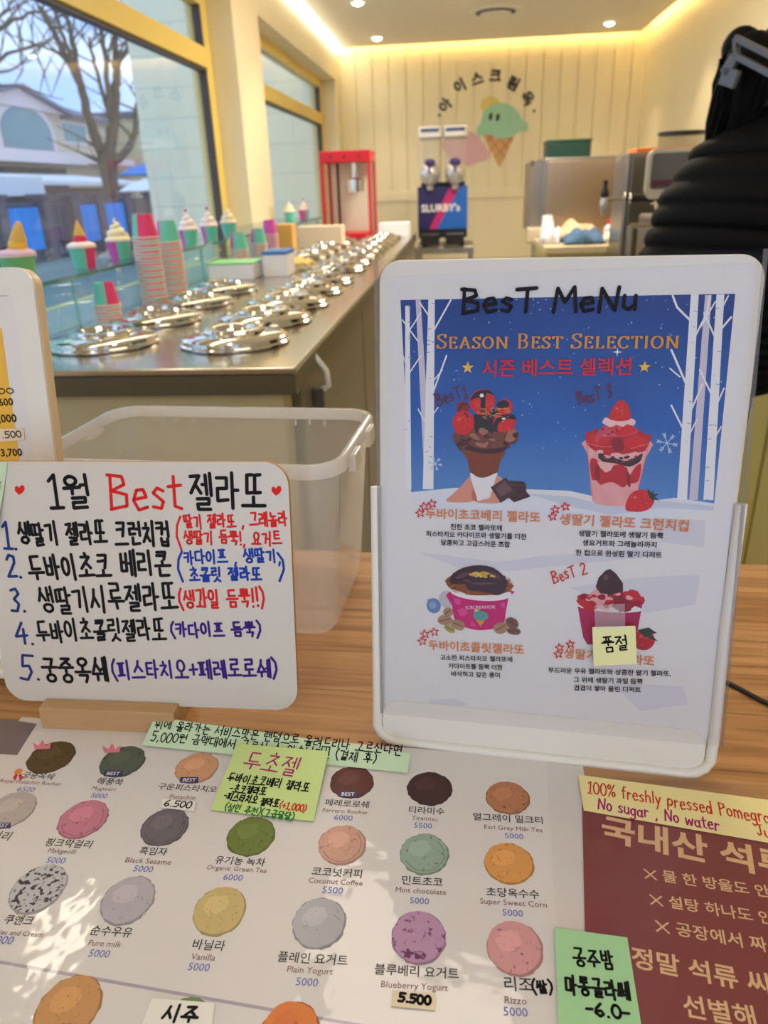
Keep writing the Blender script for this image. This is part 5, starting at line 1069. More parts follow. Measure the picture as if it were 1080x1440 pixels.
for k in range(12): zb(P, *A, 440 + rb.uniform(-70, 120), 400 + rb.uniform(-35, 40), rb.uniform(6, 16), rb.uniform(4, 10), (mat('print_scoop_light', (226, 118, 128), 0.5), pr_red2)[k % 2], k + 90, .3)
zp(P, *A, [(400, 325), (430, 280), (480, 300), (560, 298), (640, 288), (682, 312), (665, 352), (610, 338), (575, 362), (520, 343), (470, 366), (430, 343)], mat('print_cream_pink', (244, 204, 202), 0.5), 2)
zp(P, *A, [(455, 285), (478, 220), (518, 160), (560, 135), (602, 155), (630, 210), (642, 290), (580, 312), (520, 312), (488, 304)], pr_redb); seeds(P, A[0] + 550 / 6, A[1] + 235 / 6, 24, 12)
P.line([(A[0] + 262 / 6, A[1] + 495 / 6), (A[0] + 380 / 6, A[1] + 528 / 6), (A[0] + 480 / 6, A[1] + 530 / 6)], .45, shine); P.line([(A[0] + 640 / 6, A[1] + 545 / 6), (A[0] + 800 / 6, A[1] + 500 / 6)], .45, shine); P.line([(A[0] + 268 / 6, A[1] + 500 / 6), (A[0] + 325 / 6, A[1] + 985 / 6)], .4, shine); P.line([(A[0] + 795 / 6, A[1] + 500 / 6), (A[0] + 705 / 6, A[1] + 880 / 6)], .4, shine)
zp(P, *A, [(600, 1060), (610, 980), (660, 910), (740, 890), (810, 910), (842, 960), (820, 1030), (760, 1070), (680, 1077)], pr_redb); seeds(P, A[0] + 710 / 6, A[1] + 990 / 6, 30, 12)
zp(P, *A, [(785, 925), (785, 878), (820, 920), (836, 884), (832, 930), (880, 924), (842, 950), (886, 988), (830, 965), (840, 1012), (812, 970)], pr_leaf, 0)
P.build('sundae_picture', ss)
P = Print(shS, 0.00028, 100000); A = (580, 780)
zb(P, *A, 290, 375, 66, 68, mat('print_silver', (196, 196, 202), 0.4), 26, .01); zb(P, *A, 180, 430, 60, 60, pr_bau, 25, .01); zb(P, *A, 172, 425, 30, 28, mat('print_bauble_light', (150, 170, 210), 0.4), 27, .02); zp(P, *A, [(125, 380), (150, 370), (158, 385), (135, 395)], pr_bau, 0)
zp(P, *A, [(315, 310), (832, 300), (812, 360), (790, 470), (770, 575), (690, 622), (560, 636), (450, 612), (362, 560), (335, 430)], pr_cup)
for q in ([(350, 370), (400, 370), (410, 410), (370, 420)], [(380, 470), (430, 450), (470, 490), (420, 520)], [(740, 420), (780, 400), (775, 450)], [(500, 560), (540, 600), (490, 600)]): zp(P, *A, q, mat('print_cup_light', (222, 76, 150), 0.5), 2)
zb(P, *A, 575, 318, 262, 66, pr_wht, 28, .005)
zb(P, *A, 562, 240, 275, 100, mat('print_crumb', (140, 78, 32), 0.5, var=0.5, scale=260), 22, .07)
for k in range(110):
    a_ = rb.uniform(0, 6.28); x, y = A[0] + (562 + 270 * cos(a_) * rb.uniform(.78, 1.06)) / 6, A[1] + (245 + 95 * sin(a_) * rb.uniform(.75, 1.1)) / 6; P.line([(x, y), (x + rb.uniform(-4, 4), y + rb.uniform(-3, 3))], .35, (pr_gold, mat('print_toast', (206, 112, 34), 0.5), pr_choc, mat('print_rust', (150, 74, 30), 0.5))[k % 4])
zp(P, *A, [(325, 240), (318, 190), (400, 120), (540, 88), (680, 108), (780, 190), (802, 250), (745, 335), (640, 318), (560, 308), (480, 296), (440, 246), (380, 250)], mat('print_dark_glaze', (62, 32, 44), 0.4))
for q in ([(360, 190), (440, 150), (480, 165), (400, 200)], [(640, 140), (720, 170), (740, 200), (660, 180)], [(480, 240), (600, 230), (700, 240), (600, 255)], [(420, 215), (470, 210), (500, 235)]): zp(P, *A, q, pr_gloss, 2)
for k in range(30): zb(P, *A, 580 + rb.gauss(0, 45), 165 + rb.gauss(0, 11), rb.uniform(8, 20), rb.uniform(6, 12), (pr_gold, mat('print_pistachio', (196, 176, 62), 0.5), mat('print_gold_light', (232, 196, 84), 0.5))[k % 3], k + 700, .25)
for (x, y, rx, ry, rt, g_) in ((302, 482, 42, 36, .6, 0), (275, 550, 62, 38, .15, 0), (386, 590, 60, 42, -.4, 0), (315, 622, 50, 28, -.5, 1), (840, 575, 60, 42, -.6, 2), (745, 616, 62, 48, .5, 0), (855, 642, 60, 30, -.1, 2)):
    zb(P, *A, x, y, rx, ry, (pr_nut, mat('print_green_nut', (176, 164, 80), 0.5), mat('print_dark_nut', (126, 92, 74), 0.5, var=0.3, scale=200))[g_], int(x), .04, rt)
    P.line([(A[0] + (x - rx * .7 * cos(rt)) / 6, A[1] + (y + rx * .7 * sin(rt)) / 6), (A[0] + (x + rx * .7 * cos(rt)) / 6, A[1] + (y - rx * .7 * sin(rt) - 4) / 6)], .45, pr_choc)
zp(P, *A, [(535, 548), (615, 548), (576, 602)], pr_gold, 0); zb(P, *A, 545, 478, 24, 20, mat('print_lemon', (232, 214, 130), 0.5), 4); zb(P, *A, 576, 512, 66, 40, mat('print_mint', (92, 160, 156), 0.5), 30, .05)
P.type('ICECREAMOK', (655, 854), (697, 853), pr_wht, bold=0.0); P.build('choc_cup_picture', ss)
P = Print(shS, 0.00028, 100000)
P.poly([(812, 850), (904, 846), (894, 900), (886, 906), (826, 906), (820, 896)], pr_cup2); P.blob((857, 854), 92, pr_wht, .16, .01, seed=31)
for k, (x, y, w_) in enumerate(((824, 844, 26), (842, 838, 24), (866, 838, 26), (888, 838, 24), (898, 844, 18), (850, 848, 28), (876, 850, 30), (830, 852, 20))): P.blob((x, y), w_, (pr_red, pr_pink, pr_red2, pr_red)[k % 4], .8, .12, seed=50 + k)
P.poly([(838, 824), (842, 812), (852, 802), (858, 800), (866, 806), (876, 820), (876, 830), (860, 834), (844, 832)], pr_choc); P.blob((905, 900), 32, pr_red, 1, .03, seed=60); P.poly([(896, 886), (912, 882), (924, 890), (914, 892), (926, 902), (908, 896)], pr_leaf)
for k in range(18): P.blob((857 + rb.uniform(-40, 40), 842 + rb.uniform(-8, 9)), rb.uniform(5, 12), (pr_red, pr_pink, pr_red2)[k % 3], .8, .25, 8, seed=k + 800)
P.poly([(838, 826), (842, 812), (852, 802), (858, 800), (866, 806), (876, 820), (876, 832), (860, 836), (844, 834)], pr_choc); P.blob((852, 812), 7, mat('print_choc_gloss', (104, 62, 66), 0.35), 1.4, .2, 9, seed=9); seeds(P, 905, 900, 24); seeds(P, 866, 838, 14, 5)
P.build('strawberry_cup_picture', ss)
# lettering of the menu
gold = mat('print_gold_letters', (216, 150, 62), 0.45); crim = mat('print_crimson', (206, 30, 54), 0.45); orng = mat('print_orange', (226, 128, 56), 0.5); dred = mat('maroon_pen', (112, 24, 28), 0.4); starry = mat('print_yellow_star', (240, 200, 70), 0.45)
P = Print(shS, 0.0012)
P.hand('BesT MeNu', (650, 424), (898, 419), 33, marker, 0.0022, 0.05)
serif_text(P, 'SEASON BEST SELECTION', (615, 480), (958, 479), 20, gold, 0.0015)
P.type('시즌 베스트 셀렉션', (678, 518), (888, 515), crim, bold=0.022); P.star((658, 517), 9, starry); P.star((906, 516), 9, starry)
P.hand('BesT1', (613, 563), (657, 549), 18, dred, 0.0008, .08); P.hand('BesT 3', (812, 561), (861, 549), 18, dred, 0.0008, .08); P.hand('BesT 2', (776, 811), (824, 798), 17, redp, 0.0008, .08)
for tx in (((597, 712), (608, 708), (591, 721)), ((781, 716), (795, 712), (777, 726)), ((598, 891), (611, 888), (594, 901)), ((787, 910), (802, 905), (785, 919))):
    for q, c in enumerate(tx): P.star(c, 6.5, redm, outline=0.0006, rot=.2)
P.type('두바이초코베리 젤라또', (599, 721), (760, 727), orng, bold=0.014); P.type('생딸기 젤라또 크런치컵', (787, 729), (968, 739), orng, bold=0.014)
P.type('두바이초콜릿젤라또', (603, 906), (737, 913), orng, bold=0.012); P.type('생딸기시루젤라또', (793, 917), (920, 929), orng, bold=0.012)
for t_, c, w_ in (('진한 초코 젤라또에', (670, 741), 72), ('피스타치오 카다이프와 생딸기를 더한', (670, 752), 141), ('달콤하고 고급스러운 조합', (669, 763.5), 97), ('생딸기 젤라또에 생딸기 듬뿍', (873, 751), 119), ('생요거트와 그래놀라까지', (871, 764), 104), ('한 컵으로 완성된 딸기 디저트', (870, 778), 121),
                  ('고소한 피스타치오 젤라또에', (670, 925), 101), ('카다이프를 듬뿍 더한', (669, 936.5), 76), ('바삭하고 깊은 풍미', (669, 947.5), 68), ('부드러운 우유 젤라또와 상콤한 딸기 젤라또,', (857, 944), 172), ('그 위에 생딸기 과일 듬뿍', (855, 956), 97), ('겹겹이 쌓아 올린 디저트', (854, 967.5), 94)):
    P.typec(t_, c, w_, inkm, slope=.03, bold=0.018)
P.build('lettering', ss)
# clear sleeve over the stand
cs = shS.root('clear_sleeve', 'clear plastic sleeve slipped over the blue season menu', 'plastic sleeve')
b = MB(); pp = shS.pts((528, 366), (1077, 351), (1015, 1044), (537, 998)); b.prism(pp, 0.0054, 0.0056); b.build('front_film', frost, cs)
b = MB(); e1 = shS.pts((1070, 351), (1077, 351), (1015, 1044), (1010, 1044)); b.prism(e1, 0.0050, 0.0053); b.build('side_seam', clear('seam_film', body=0.25, col=(150, 146, 140), rough=0.1), cs)
b = MB(); e1 = shS.pts((528, 366), (534, 366), (541, 998), (537, 998)); b.prism(e1, 0.0050, 0.0053); b.build('side_seam', clear('seam_film', body=0.25), cs)
nt2 = note('sticky_note', 'small pale yellow note stuck over the strawberry cup on the season menu', shS, [(832, 877), (892, 875), (894, 928), (834, 931)], mat('pale_yellow_green_note', (238, 240, 178), 0.65), 0.0004, 0.0058)
P = Print(shS, 0.0063); P.hand('품절', (846, 902), (882, 899), 21, inkm, 0.0011, .06); P.build('handwriting', nt2)
b = MB(); b.prism(shS.pts((835, 846), (877, 844), (878, 880), (836, 881)), 0.0063, 0.00635); b.build('tape', clear('tape_film', body=0.16, rough=0.15), nt2)

# ------------------------------------------------------------------ price standee at the left edge
shL = Sheet((-0.535, 0.492, TZ + 0.012), radians(0), radians(10)); LW = 0.2195; LL = 0.318
st = shL.root('price_stand', 'white framed stand with a yellow price list at the left edge', 'price stand')
b = MB(); b.prism(rrect(0, LW, 0, LL, 0.014, 8), -0.016, -0.002); b.build('back_shell', mat('ivory_plastic', (226, 206, 172), 0.4), st, smooth=30, bevel=0.003)
o1 = rrect(0, LW, 0, LL, 0.014, 8); i1 = rrect(0.017, LW - 0.017, 0.017, LL - 0.02, 0.005, 8); n = len(o1)
b = MB(); b.add([(x, y, 0.0) for x, y in o1] + [(x, y, 0.0) for x, y in i1] + [(x, y, -0.003) for x, y in o1] + [(x, y, -0.003) for x, y in i1], [(k, (k + 1) % n, n + (k + 1) % n, n + k) for k in range(n)] + [(k, 2 * n + k, 2 * n + (k + 1) % n, (k + 1) % n) for k in range(n)] + [(n + k, n + (k + 1) % n, 3 * n + (k + 1) % n, 3 * n + k) for k in range(n)])
b.build('front_frame', white_pl, st, smooth=30)
b = MB(); b.box(0.0175, LW - 0.0175, 0.0175, LL - 0.0205, -0.0028, -0.0016); b.build('white_card', paper, st)
yel = shL.pts((8, 461), (38, 640)); x1 = LW - 0.0305
b = MB(); b.box(0.02, x1, 0.03, yel[0][1], -0.0015, -0.0012); b.build('yellow_sheet', mat('price_sheet_yellow', (242, 190, 70), 0.5), st)
b = MB(); b.box(-0.02, LW + 0.012, -0.0085, 0.001, -0.035, 0.018); b.T = Matrix.Identity(4); b.build('foot', white_pl, st, bevel=0.003)
P = Print(shL, -0.0011)
P.hand('00', (-4, 550), (18, 550), 7, inkm, 0.0008); P.type('600', (-3, 566), (17, 565), inkm, bold=.02); P.type(',000', (-3, 590), (22, 589), inkm, bold=.02); P.type('3,700', (0, 638), (30, 637), inkm, bold=.02); P.build('lettering', st)
nl = note('price_label', 'cream price label stuck on the yellow price list', shL, [(-30, 605), (32, 602), (34, 619), (-30, 623)], n_crm, 0.0003, -0.001, 'label')
P = Print(shL, -0.0006); P.hand('.500', (2, 612), (29, 610), 9, inkm, 0.0009, .03); P.build('handwriting', nl)

# ------------------------------------------------------------------ the scoop menu lying on the counter
A_ = radians(-3.4); lam = dict(coat=1.0, coatr=0.05, bump=0.35, bscale=38)
shM = Sheet((-0.3535, 0.137, TZ + 0.0006), A_)
mn = shM.root('scoop_menu', 'large laminated menu of gelato scoops lying on the wooden counter', 'menu')
lamp_m = mat('laminated_paper', (226, 222, 222), 0.5, **lam)
b = MB(); b.box(-0.002, 0.424, 0, 0.299, -0.0003, 0.0); b.build('laminated_sheet', lamp_m, mn)
P = Print(shM, 0.00005)
P.poly([(14, 1012), (52, 1018), (24, 1062), (-40, 1058), (-20, 1010)], mat('print_slate', (112, 104, 118), 0.5, **lam)); P.build('corner_band', mn); P = Print(shM, 0.00005)
P.poly([(-20, 1347), (760, 1484), (760, 1489), (-20, 1352)], mat('print_divider', (176, 166, 186), 0.5, **lam)); P.build('divider_line', mn)
LT = Print(shM, 0.0001); eng = mat('print_brown', (132, 84, 92), 0.45); prc = mat('print_price', (104, 116, 196), 0.45); badge = mat('print_navy_badge', (52, 46, 110), 0.4); crown = mat('print_pink_crown', (232, 130, 156), 0.45); kor = mat('print_black', (44, 40, 44), 0.45)
F = []
def scoop(c, w_, col, col2, name, kind=None, asp=.86, seed=1):
    rimc = tuple(int(v * .80) for v in col)
    if kind == 'speck': m = speckle('print_' + name, col, col2, 330, 0.56)
    elif kind == 'streak': m = speckle('print_' + name, col, col2, 170, 0.60)
    else: m = speckle('print_' + name, col, col2, 260, 0.66)
    Q = Print(shM, 0.00008 + seed * 1e-6); rs = random.Random(seed * 7)
    asp = 1.0 if c[1] < 1130 else 1.02 if c[1] < 1230 else 1.06
    em_ = mat('print_edge_' + name, rimc, 0.5, var=0.2, scale=300); hl = mat('print_light_' + name, tuple(min(255, int(v * 1.05 + 4)) for v in col), 0.5, var=0.06, scale=200)
    Q.blob(c, w_, em_, asp, .03, 40, seed=seed, rot=.15)
    Q.blob(c, w_ * .95, m, asp, .025, 40, seed=seed + 50, rot=.15, off=(-.03, .04))
    if kind not in ('speck', 'streak'): Q.blob(c, w_ * .95, hl, asp * .8, .09, 26, seed=seed + 70, rot=.5, off=(-.24, .26), k=.5)
    if kind == 'ring':
        R_ = (Vector(shM.at(c[0] + w_ / 2, c[1])) - Vector(shM.at(*c))).length * .8; u_ = Vector(shM.at(*c))
        Q.stroke([Vector((u_.x + R_ * cos(radians(t)) * (1 + rs.uniform(-.03, .03)), u_.y + R_ * asp * sin(radians(t)) * (1 + rs.uniform(-.03, .03)))) for t in range(-150, 60, 12)], .0006, em_)
    for k in range(7 if kind == 'cracks' else 2):
        x, y = c[0] + rs.uniform(-.32, .32) * w_, c[1] + rs.uniform(-.3, .3) * w_ * .8; Q.line([(x, y), (x + rs.uniform(-4, 5), y + rs.uniform(1, 5)), (x + rs.uniform(-6, 7), y + rs.uniform(3, 9))], rs.uniform(.25, .5), em_)
    for k in range(9): Q.blob((c[0] + rs.uniform(-.38, .38) * w_, c[1] + rs.uniform(-.34, .34) * w_ * .8), rs.uniform(1.2, 3.2), em_ if k % 3 else hl, .8, .3, 7, seed=seed * 31 + k)
    o = Q.build('scoop_print', mn)
def caption(k, kc, kw, e, ec, ew, p=None, pc=None, pw=None):
    LT.typec(k, kc, kw, kor, slope=.06, bold=0.008)
    if e: LT.typec(e, ec, ew, eng, slope=.06, bold=0.0)
    if p: LT.typec(p, pc, pw, prc, slope=.06, bold=0.004)
scoop((72, 1065), 64, (92, 70, 34), (42, 26, 18), 'pistachio_rocher', 'cracks', .8, 1); caption('궁중옥쉐', (54, 1091), 44, 'Royal Pistachio Rocher', (43, 1101), 86, '6500', (37, 1110), 24)
scoop((172, 1071), 62, (88, 98, 84), (58, 68, 58), 'mugwort', None, .84, 2); caption('해풍쑥', (155, 1099), 36, 'Mugwort', (146, 1110), 34, '5000', (140, 1119), 22)
scoop((277, 1080), 60, (214, 160, 122), (182, 122, 84), 'roast_pistachio', None, .84, 3); caption('구운피스타치오', (264, 1108), 82, 'Pistachio', (257, 1121), 36)
scoop((495, 1100), 62, (98, 44, 42), (60, 24, 26), 'choc_hazelnut', None, .84, 4); caption('페레로로쉐', (488, 1130), 62, 'Ferrero Rocher', (486, 1141), 64, '6000', (483, 1150), 26)
scoop((604, 1109), 64, (68, 36, 32), (44, 22, 22), 'tiramisu', 'ring', .84, 5); caption('티라미수', (600, 1140), 50, 'Tiramisu', (597, 1151), 36, '5500', (595, 1161), 25)
scoop((714, 1122), 62, (186, 124, 88), (118, 70, 50), 'earl_grey', None, .84, 6); caption('얼그레이 밀크티', (714, 1151), 98, 'Earl Grey Milk Tea', (722, 1166), 82, '5000', (723, 1176), 26)
scoop((16, 1139), 66, (188, 178, 172), (170, 160, 156), 'rice_wine', None, .84, 7); caption('막걸리', (-5, 1175), 40, None, None, None)
scoop((117, 1152), 68, (204, 128, 150), (172, 88, 116), 'pink_rice_wine', 'ring', .84, 8); caption('핑크막걸리', (97, 1186), 64, 'Makgeolli', (87, 1198), 38, '5000', (79, 1210), 26)
scoop((232, 1163), 66, (112, 104, 112), (84, 76, 86), 'black_sesame', 'ring', .84, 9); caption('흑임자', (216, 1197), 38, 'Black Sesame', (209, 1211), 64, '5000', (202, 1222), 27)
scoop((353, 1176), 68, (112, 128, 52), (78, 92, 34), 'green_tea', 'cracks', .84, 10); caption('유기농 녹차', (338, 1211), 70, 'Organic Green Tea', (333, 1223), 84, '6000', (328, 1234), 27)
scoop((481, 1188), 68, (214, 166, 148), (190, 130, 110), 'coconut_coffee', 'ring', .86, 11); caption('코코넛커피', (474, 1227), 70, 'Coconut Coffee', (472, 1240), 76, '5500', (468, 1252), 29)
scoop((597, 1201), 70, (150, 176, 160), (92, 104, 96), 'mint_choc', 'ring', .84, 12); caption('민트초코', (594, 1239), 57, 'Mint chocolate', (592, 1253), 71, '5000', (590, 1267), 27)
scoop((716, 1214), 70, (222, 158, 84), (196, 124, 56), 'sweet_corn', None, .86, 13); caption('초당옥수수', (721, 1256), 74, 'Super Sweet Corn', (722, 1271), 94, '5000', (721, 1284), 29)
scoop((54, 1250), 76, (198, 196, 200), (62, 58, 66), 'cookies_cream', 'speck', .8, 14); caption('쿠앤크', (27, 1294), 40, 'Cookies and Cream', (19, 1312), 84, '5000', (3, 1322), 32)
scoop((180, 1266), 74, (186, 180, 190), (176, 170, 182), 'pure_milk', None, .86, 15); caption('순수우유', (157, 1310), 58, 'Pure milk', (148, 1327), 46, '5000', (140, 1341), 29)
scoop((309, 1281), 74, (206, 184, 124), (196, 172, 108), 'vanilla', None, .88, 16); caption('바닐라', (294, 1329), 45, 'Vanilla', (286, 1346), 34, '5000', (280, 1360), 30)
scoop((449, 1298), 76, (186, 184, 192), (176, 174, 184), 'plain_yogurt', None, .9, 17); caption('플레인 요거트', (440, 1348), 98, 'Plain Yogurt', (436, 1366), 64, '5000', (432, 1381), 31)
scoop((589, 1318), 78, (190, 148, 186), (110, 48, 96), 'blueberry', 'streak', .92, 18); caption('블루베리 요거트', (586, 1366), 118, 'Blueberry Yogurt', (583, 1388), 94)
scoop((724, 1333), 80, (214, 156, 160), (146, 84, 92), 'rice_pink', None, .94, 19); caption('리조', (729, 1384), 40, 'Rizzo', (725, 1407), 31, '5000', (725, 1423), 34)
scoop((96, 1418), 90, (206, 152, 96), (170, 104, 58), 'caramel', None, .9, 20); scoop((408, 1452), 84, (206, 110, 54), (170, 78, 36), 'orange', None, .9, 21); scoop((262, 1436), 64, (120, 152, 84), (90, 120, 62), 'lime', None, .9, 22)
LT.hand('(쌀)', (748, 1388), (777, 1388), 18, inkm, 0.0012, .03)
for (x, y) in ((160, 1088), (267, 1097), (490, 1117), (3, 1161)):
    Q = Print(shM, 0.0002); Q.poly([(x - 13, y - 4), (x + 12, y - 4), (x + 12, y + 4), (x - 14, y + 4)], badge); Q.z += 1e-5; Q.typec('BEST', (x - .5, y), 18, pr_wht, slope=.02, bold=.01); Q.build('best_badge', mn)
for (x, y) in ((60, 1048), (158, 1053)): LT.poly([(x - 11, y + 6), (x - 14, y - 4), (x - 6, y + 1), (x, y - 8), (x + 4, y + 1), (x + 12, y - 5), (x + 10, y + 5)], crown)
LT.blob((26, 1085), 11, mat('print_medal', (226, 138, 60), 0.4), 1, .01, 16); LT.poly([(22, 1088), (25, 1090), (22, 1098), (18, 1094)], mat('print_ribbon', (196, 54, 50), 0.4)); LT.poly([(26, 1090), (30, 1088), (32, 1095), (28, 1098)], mat('print_ribbon', (196, 54, 50), 0.4))
LT.build('lettering', mn)

def tnote(name, lab, poly, m, z, cat='sticky note', curl=0.0, th=0.0004):
    sh = Sheet((shM.O.x, shM.O.y, z), A_); return note(name, lab, sh, poly, m, th, 0.0, cat, curl=curl), sh
z1 = TZ + 0.0012
nn, sh = tnote('price_label', 'small white handwritten price label under the roasted pistachio scoop', [(228, 1124), (275, 1128), (273, 1141), (226, 1136)], n_wht, z1, 'label'); P = Print(sh, .0005); P.hand('6.500', (232, 1130), (270, 1133), 9, inkm, .0009, .03); P.build('handwriting', nn)
nn, sh = tnote('price_label', 'cream handwritten price label under the blueberry yogurt scoop', [(552, 1394), (613, 1398), (612, 1421), (550, 1415)], n_crm, z1, 'label'); P = Print(sh, .0005); P.hand('5.500', (561, 1403), (606, 1408), 12, inkm, .0014, .03); P.build('handwriting', nn)
nn, sh = tnote('flavour_label', 'white handwritten flavour label at the bottom edge of the scoop menu', [(214, 1404), (302, 1411), (296, 1462), (196, 1452)], n_wht, z1, 'label'); P = Print(sh, .0005); P.hand('시주', (231, 1425), (280, 1428), 24, inkm, .0015, .03); P.build('handwriting', nn)
_l, _r = at_z(200, 1048, TZ + .0019), at_z(573, 1087, TZ + .0019)
sh = Sheet(_l, atan2(_r.y - _l.y, _r.x - _l.x), radians(62))
nn = note('paper_strip', 'long pale green handwritten strip across the top edge of the scoop menu', sh, [(218, 1008), (577, 1060), (573, 1087), (200, 1048)], n_green, 0.0004, 0.0, 'note strip')
P = Print(sh, .0005); P.hand('위에 올라가는 서비스맛은 랜덤으로 올려드리나 고르신다면', (219, 1018), (566, 1056), 14, inkm, .0009, .07); P.hand('5,000원 금액대에서 고르실 수 있습니다!! (결제 후)', (214, 1035), (530, 1067), 14, inkm, .0009, .07); P.build('handwriting', nn)
_l, _r = at_z(296, 1139, TZ + .0016), at_z(441, 1155, TZ + .0016)
sh = Sheet(_l, atan2(_r.y - _l.y, _r.x - _l.x), radians(82.5))
nn = note('sticky_note', 'lime sticky note with a magenta heading on the scoop menu', sh, [(334, 1046), (462, 1057), (441, 1155), (296, 1139)], n_lime, 0.0004, 0.0)
P = Print(sh, .0005); P.hand('두초젤', (346, 1068), (421, 1080), 28, magp, .0012, .04); P.hand('두바이초코베리 젤라또', (321, 1093), (436, 1108), 13, inkm, .001, .06); P.hand('-초코젤라또', (324, 1109), (375, 1114), 11, inkm, .001, .06); P.hand('-피스타치오 젤라또', (316, 1119), (393, 1131), 11, inkm, .001, .06); P.hand('(+1,000)', (394, 1132), (431, 1138), 10, redp, .0009, .03); P.hand('(성인 추천)(고급달달)', (317, 1135), (414, 1150), 11, grnp, .0009, .06); P.build('handwriting', nn)

# ------------------------------------------------------------------ pomegranate card in its sleeve
shP = Sheet((0.066, 0.14, TZ + 0.0010), radians(-7.5)); crimc = mat('pomegranate_card', (128, 24, 28), 0.45, var=0.08, scale=14, coat=0.6, coatr=0.12); tan_ = mat('print_tan', (232, 190, 142), 0.5)
pc = shP.root('pomegranate_card', 'dark red pomegranate juice card at the right of the scoop menu', 'menu card')
a0 = shP.at(818, 1100); a1 = shP.at(868, 1330)
b = MB(); b.prism([(a0[0], -0.02), (a0[0] + 0.21, -0.02), (a0[0] + 0.21, a0[1] + .002), (a0[0], a0[1] + .002)], 0, 0.0004); b.build('red_sheet', crimc, pc)
P = Print(shP, 0.00046)
P.type('국내산 석류', (846, 1164), (1118, 1222), tan_, bold=.03)
P.type('✕ 물 한 방울도 안', (905, 1228), (1082, 1255), tan_, bold=.014); P.type('✕ 설탕 하나도 안', (913, 1264), (1088, 1293), tan_, bold=.014); P.type('✕ 공장에서 짜', (921, 1301), (1078, 1330), tan_, bold=.014)
P.type('정말 석류 씨', (888, 1346), (1082, 1386), tan_, bold=.02); P.type('선별해', (960, 1414), (1062, 1432), tan_, bold=.016)
P.build('lettering', pc)
csl = shP.root('card_sleeve', 'clear sleeve with wide margins around the dark red card', 'plastic sleeve')
q = shP.pts((768, 1064), (1180, 1120), (1180, 1470), (792, 1470))
b = MB(); b.prism(q, 0.00062, 0.0007); b.build('film', clear('sleeve_film', body=0.035, rough=0.06, ior=1.22, col=(226, 226, 232)), csl)
zc = TZ + 0.0019
nn, sh = tnote('sticky_note', 'pale yellow handwritten strip along the top of the dark red card', [(813, 1090), (1130, 1132), (1130, 1194), (821, 1140)], n_yel, zc)
P = Print(sh, .0005); P.hand('100% freshly pressed Pomegranate', (826, 1107), (1122, 1157), 17, redp, .0009, .05); P.hand('Juice', (1064, 1168), (1110, 1176), 15, redp, .0009, .05); P.hand('No sugar , No water', (841, 1130), (1011, 1161), 16, magp, .001, .05); P.build('handwriting', nn)
nn, sh = tnote('sticky_note', 'mint green handwritten note between the scoop menu and the dark red card', [(780, 1305), (882, 1319), (905, 1462), (786, 1456)], n_mint, zc + .0006)
P = Print(sh, .0005); P.hand('공주밤', (806, 1346), (863, 1351), 25, inkm, .0013, .05); P.hand('마롱글라쎄', (795, 1386), (886, 1395), 26, inkm, .0014, .05); P.hand('-6.0-', (824, 1419), (886, 1426), 18, inkm, .0014, .03); P.build('handwriting', nn)
# black cable on the counter
p0, p1, p2 = at_z(985, 945, TZ + .002), at_z(1030, 966, TZ + .002), at_z(1085, 992, TZ + .002)
b = MB(); pts = [p0 + Vector((-0.05, 0.035, 0)), p0 + Vector((-.02, .013, 0)), p0, p1 + Vector((0, .003, 0)), p2, p2 + Vector((.05, -.05, 0)), p2 + Vector((.16, -.08, 0))]
cv = []
for i in range(len(pts) - 1):
    a, c = pts[i], pts[i + 1]; m0 = (pts[i + 1] - pts[max(i - 1, 0)]) * .5; m1 = (pts[min(i + 2, len(pts) - 1)] - pts[i]) * .5
    for k in range(6): t = k / 6; cv.append(a * (2 * t ** 3 - 3 * t * t + 1) + m0 * (t ** 3 - 2 * t * t + t) + c * (-2 * t ** 3 + 3 * t * t) + m1 * (t ** 3 - t * t))
cv.append(pts[-1]); b.tube(cv, 0.0019, 8); tag(b.build('power_cable', mat('black_rubber', (24, 23, 24), 0.5), smooth=60), 'thin black cable on the oak counter beside the menu stand', 'cable')
# ------------------------------------------------------------------ the person working with her back turned
FD = Vector((0.86, 0.50, 0)).normalized(); LD = Vector((-FD.y, FD.x, 0)); UPV = Vector((0, 0, 1))
O_ = Vector((0.568, 1.66, 0))
pe = root('person', 'person seen from behind in a black quilted padded jacket with hair clipped up', 'person', O_)
def W(f, l, z): return FD * f + LD * l + UPV * z     # local point: forward, left, up
jac = mat('black_padded_fabric', (7, 7, 9), 0.75, spec=0.12, bump=0.25, scale=60); skin = mat('skin', (222, 170, 142), 0.5); hairm = mat('black_hair', (7, 6, 6), 0.6, spec=0.12, var=0.3, scale=60, stretch=(1, 1, .1)); trous = mat('dark_trousers', (38, 40, 48), 0.8); shoe = mat('dark_shoes', (30, 30, 32), 0.6)
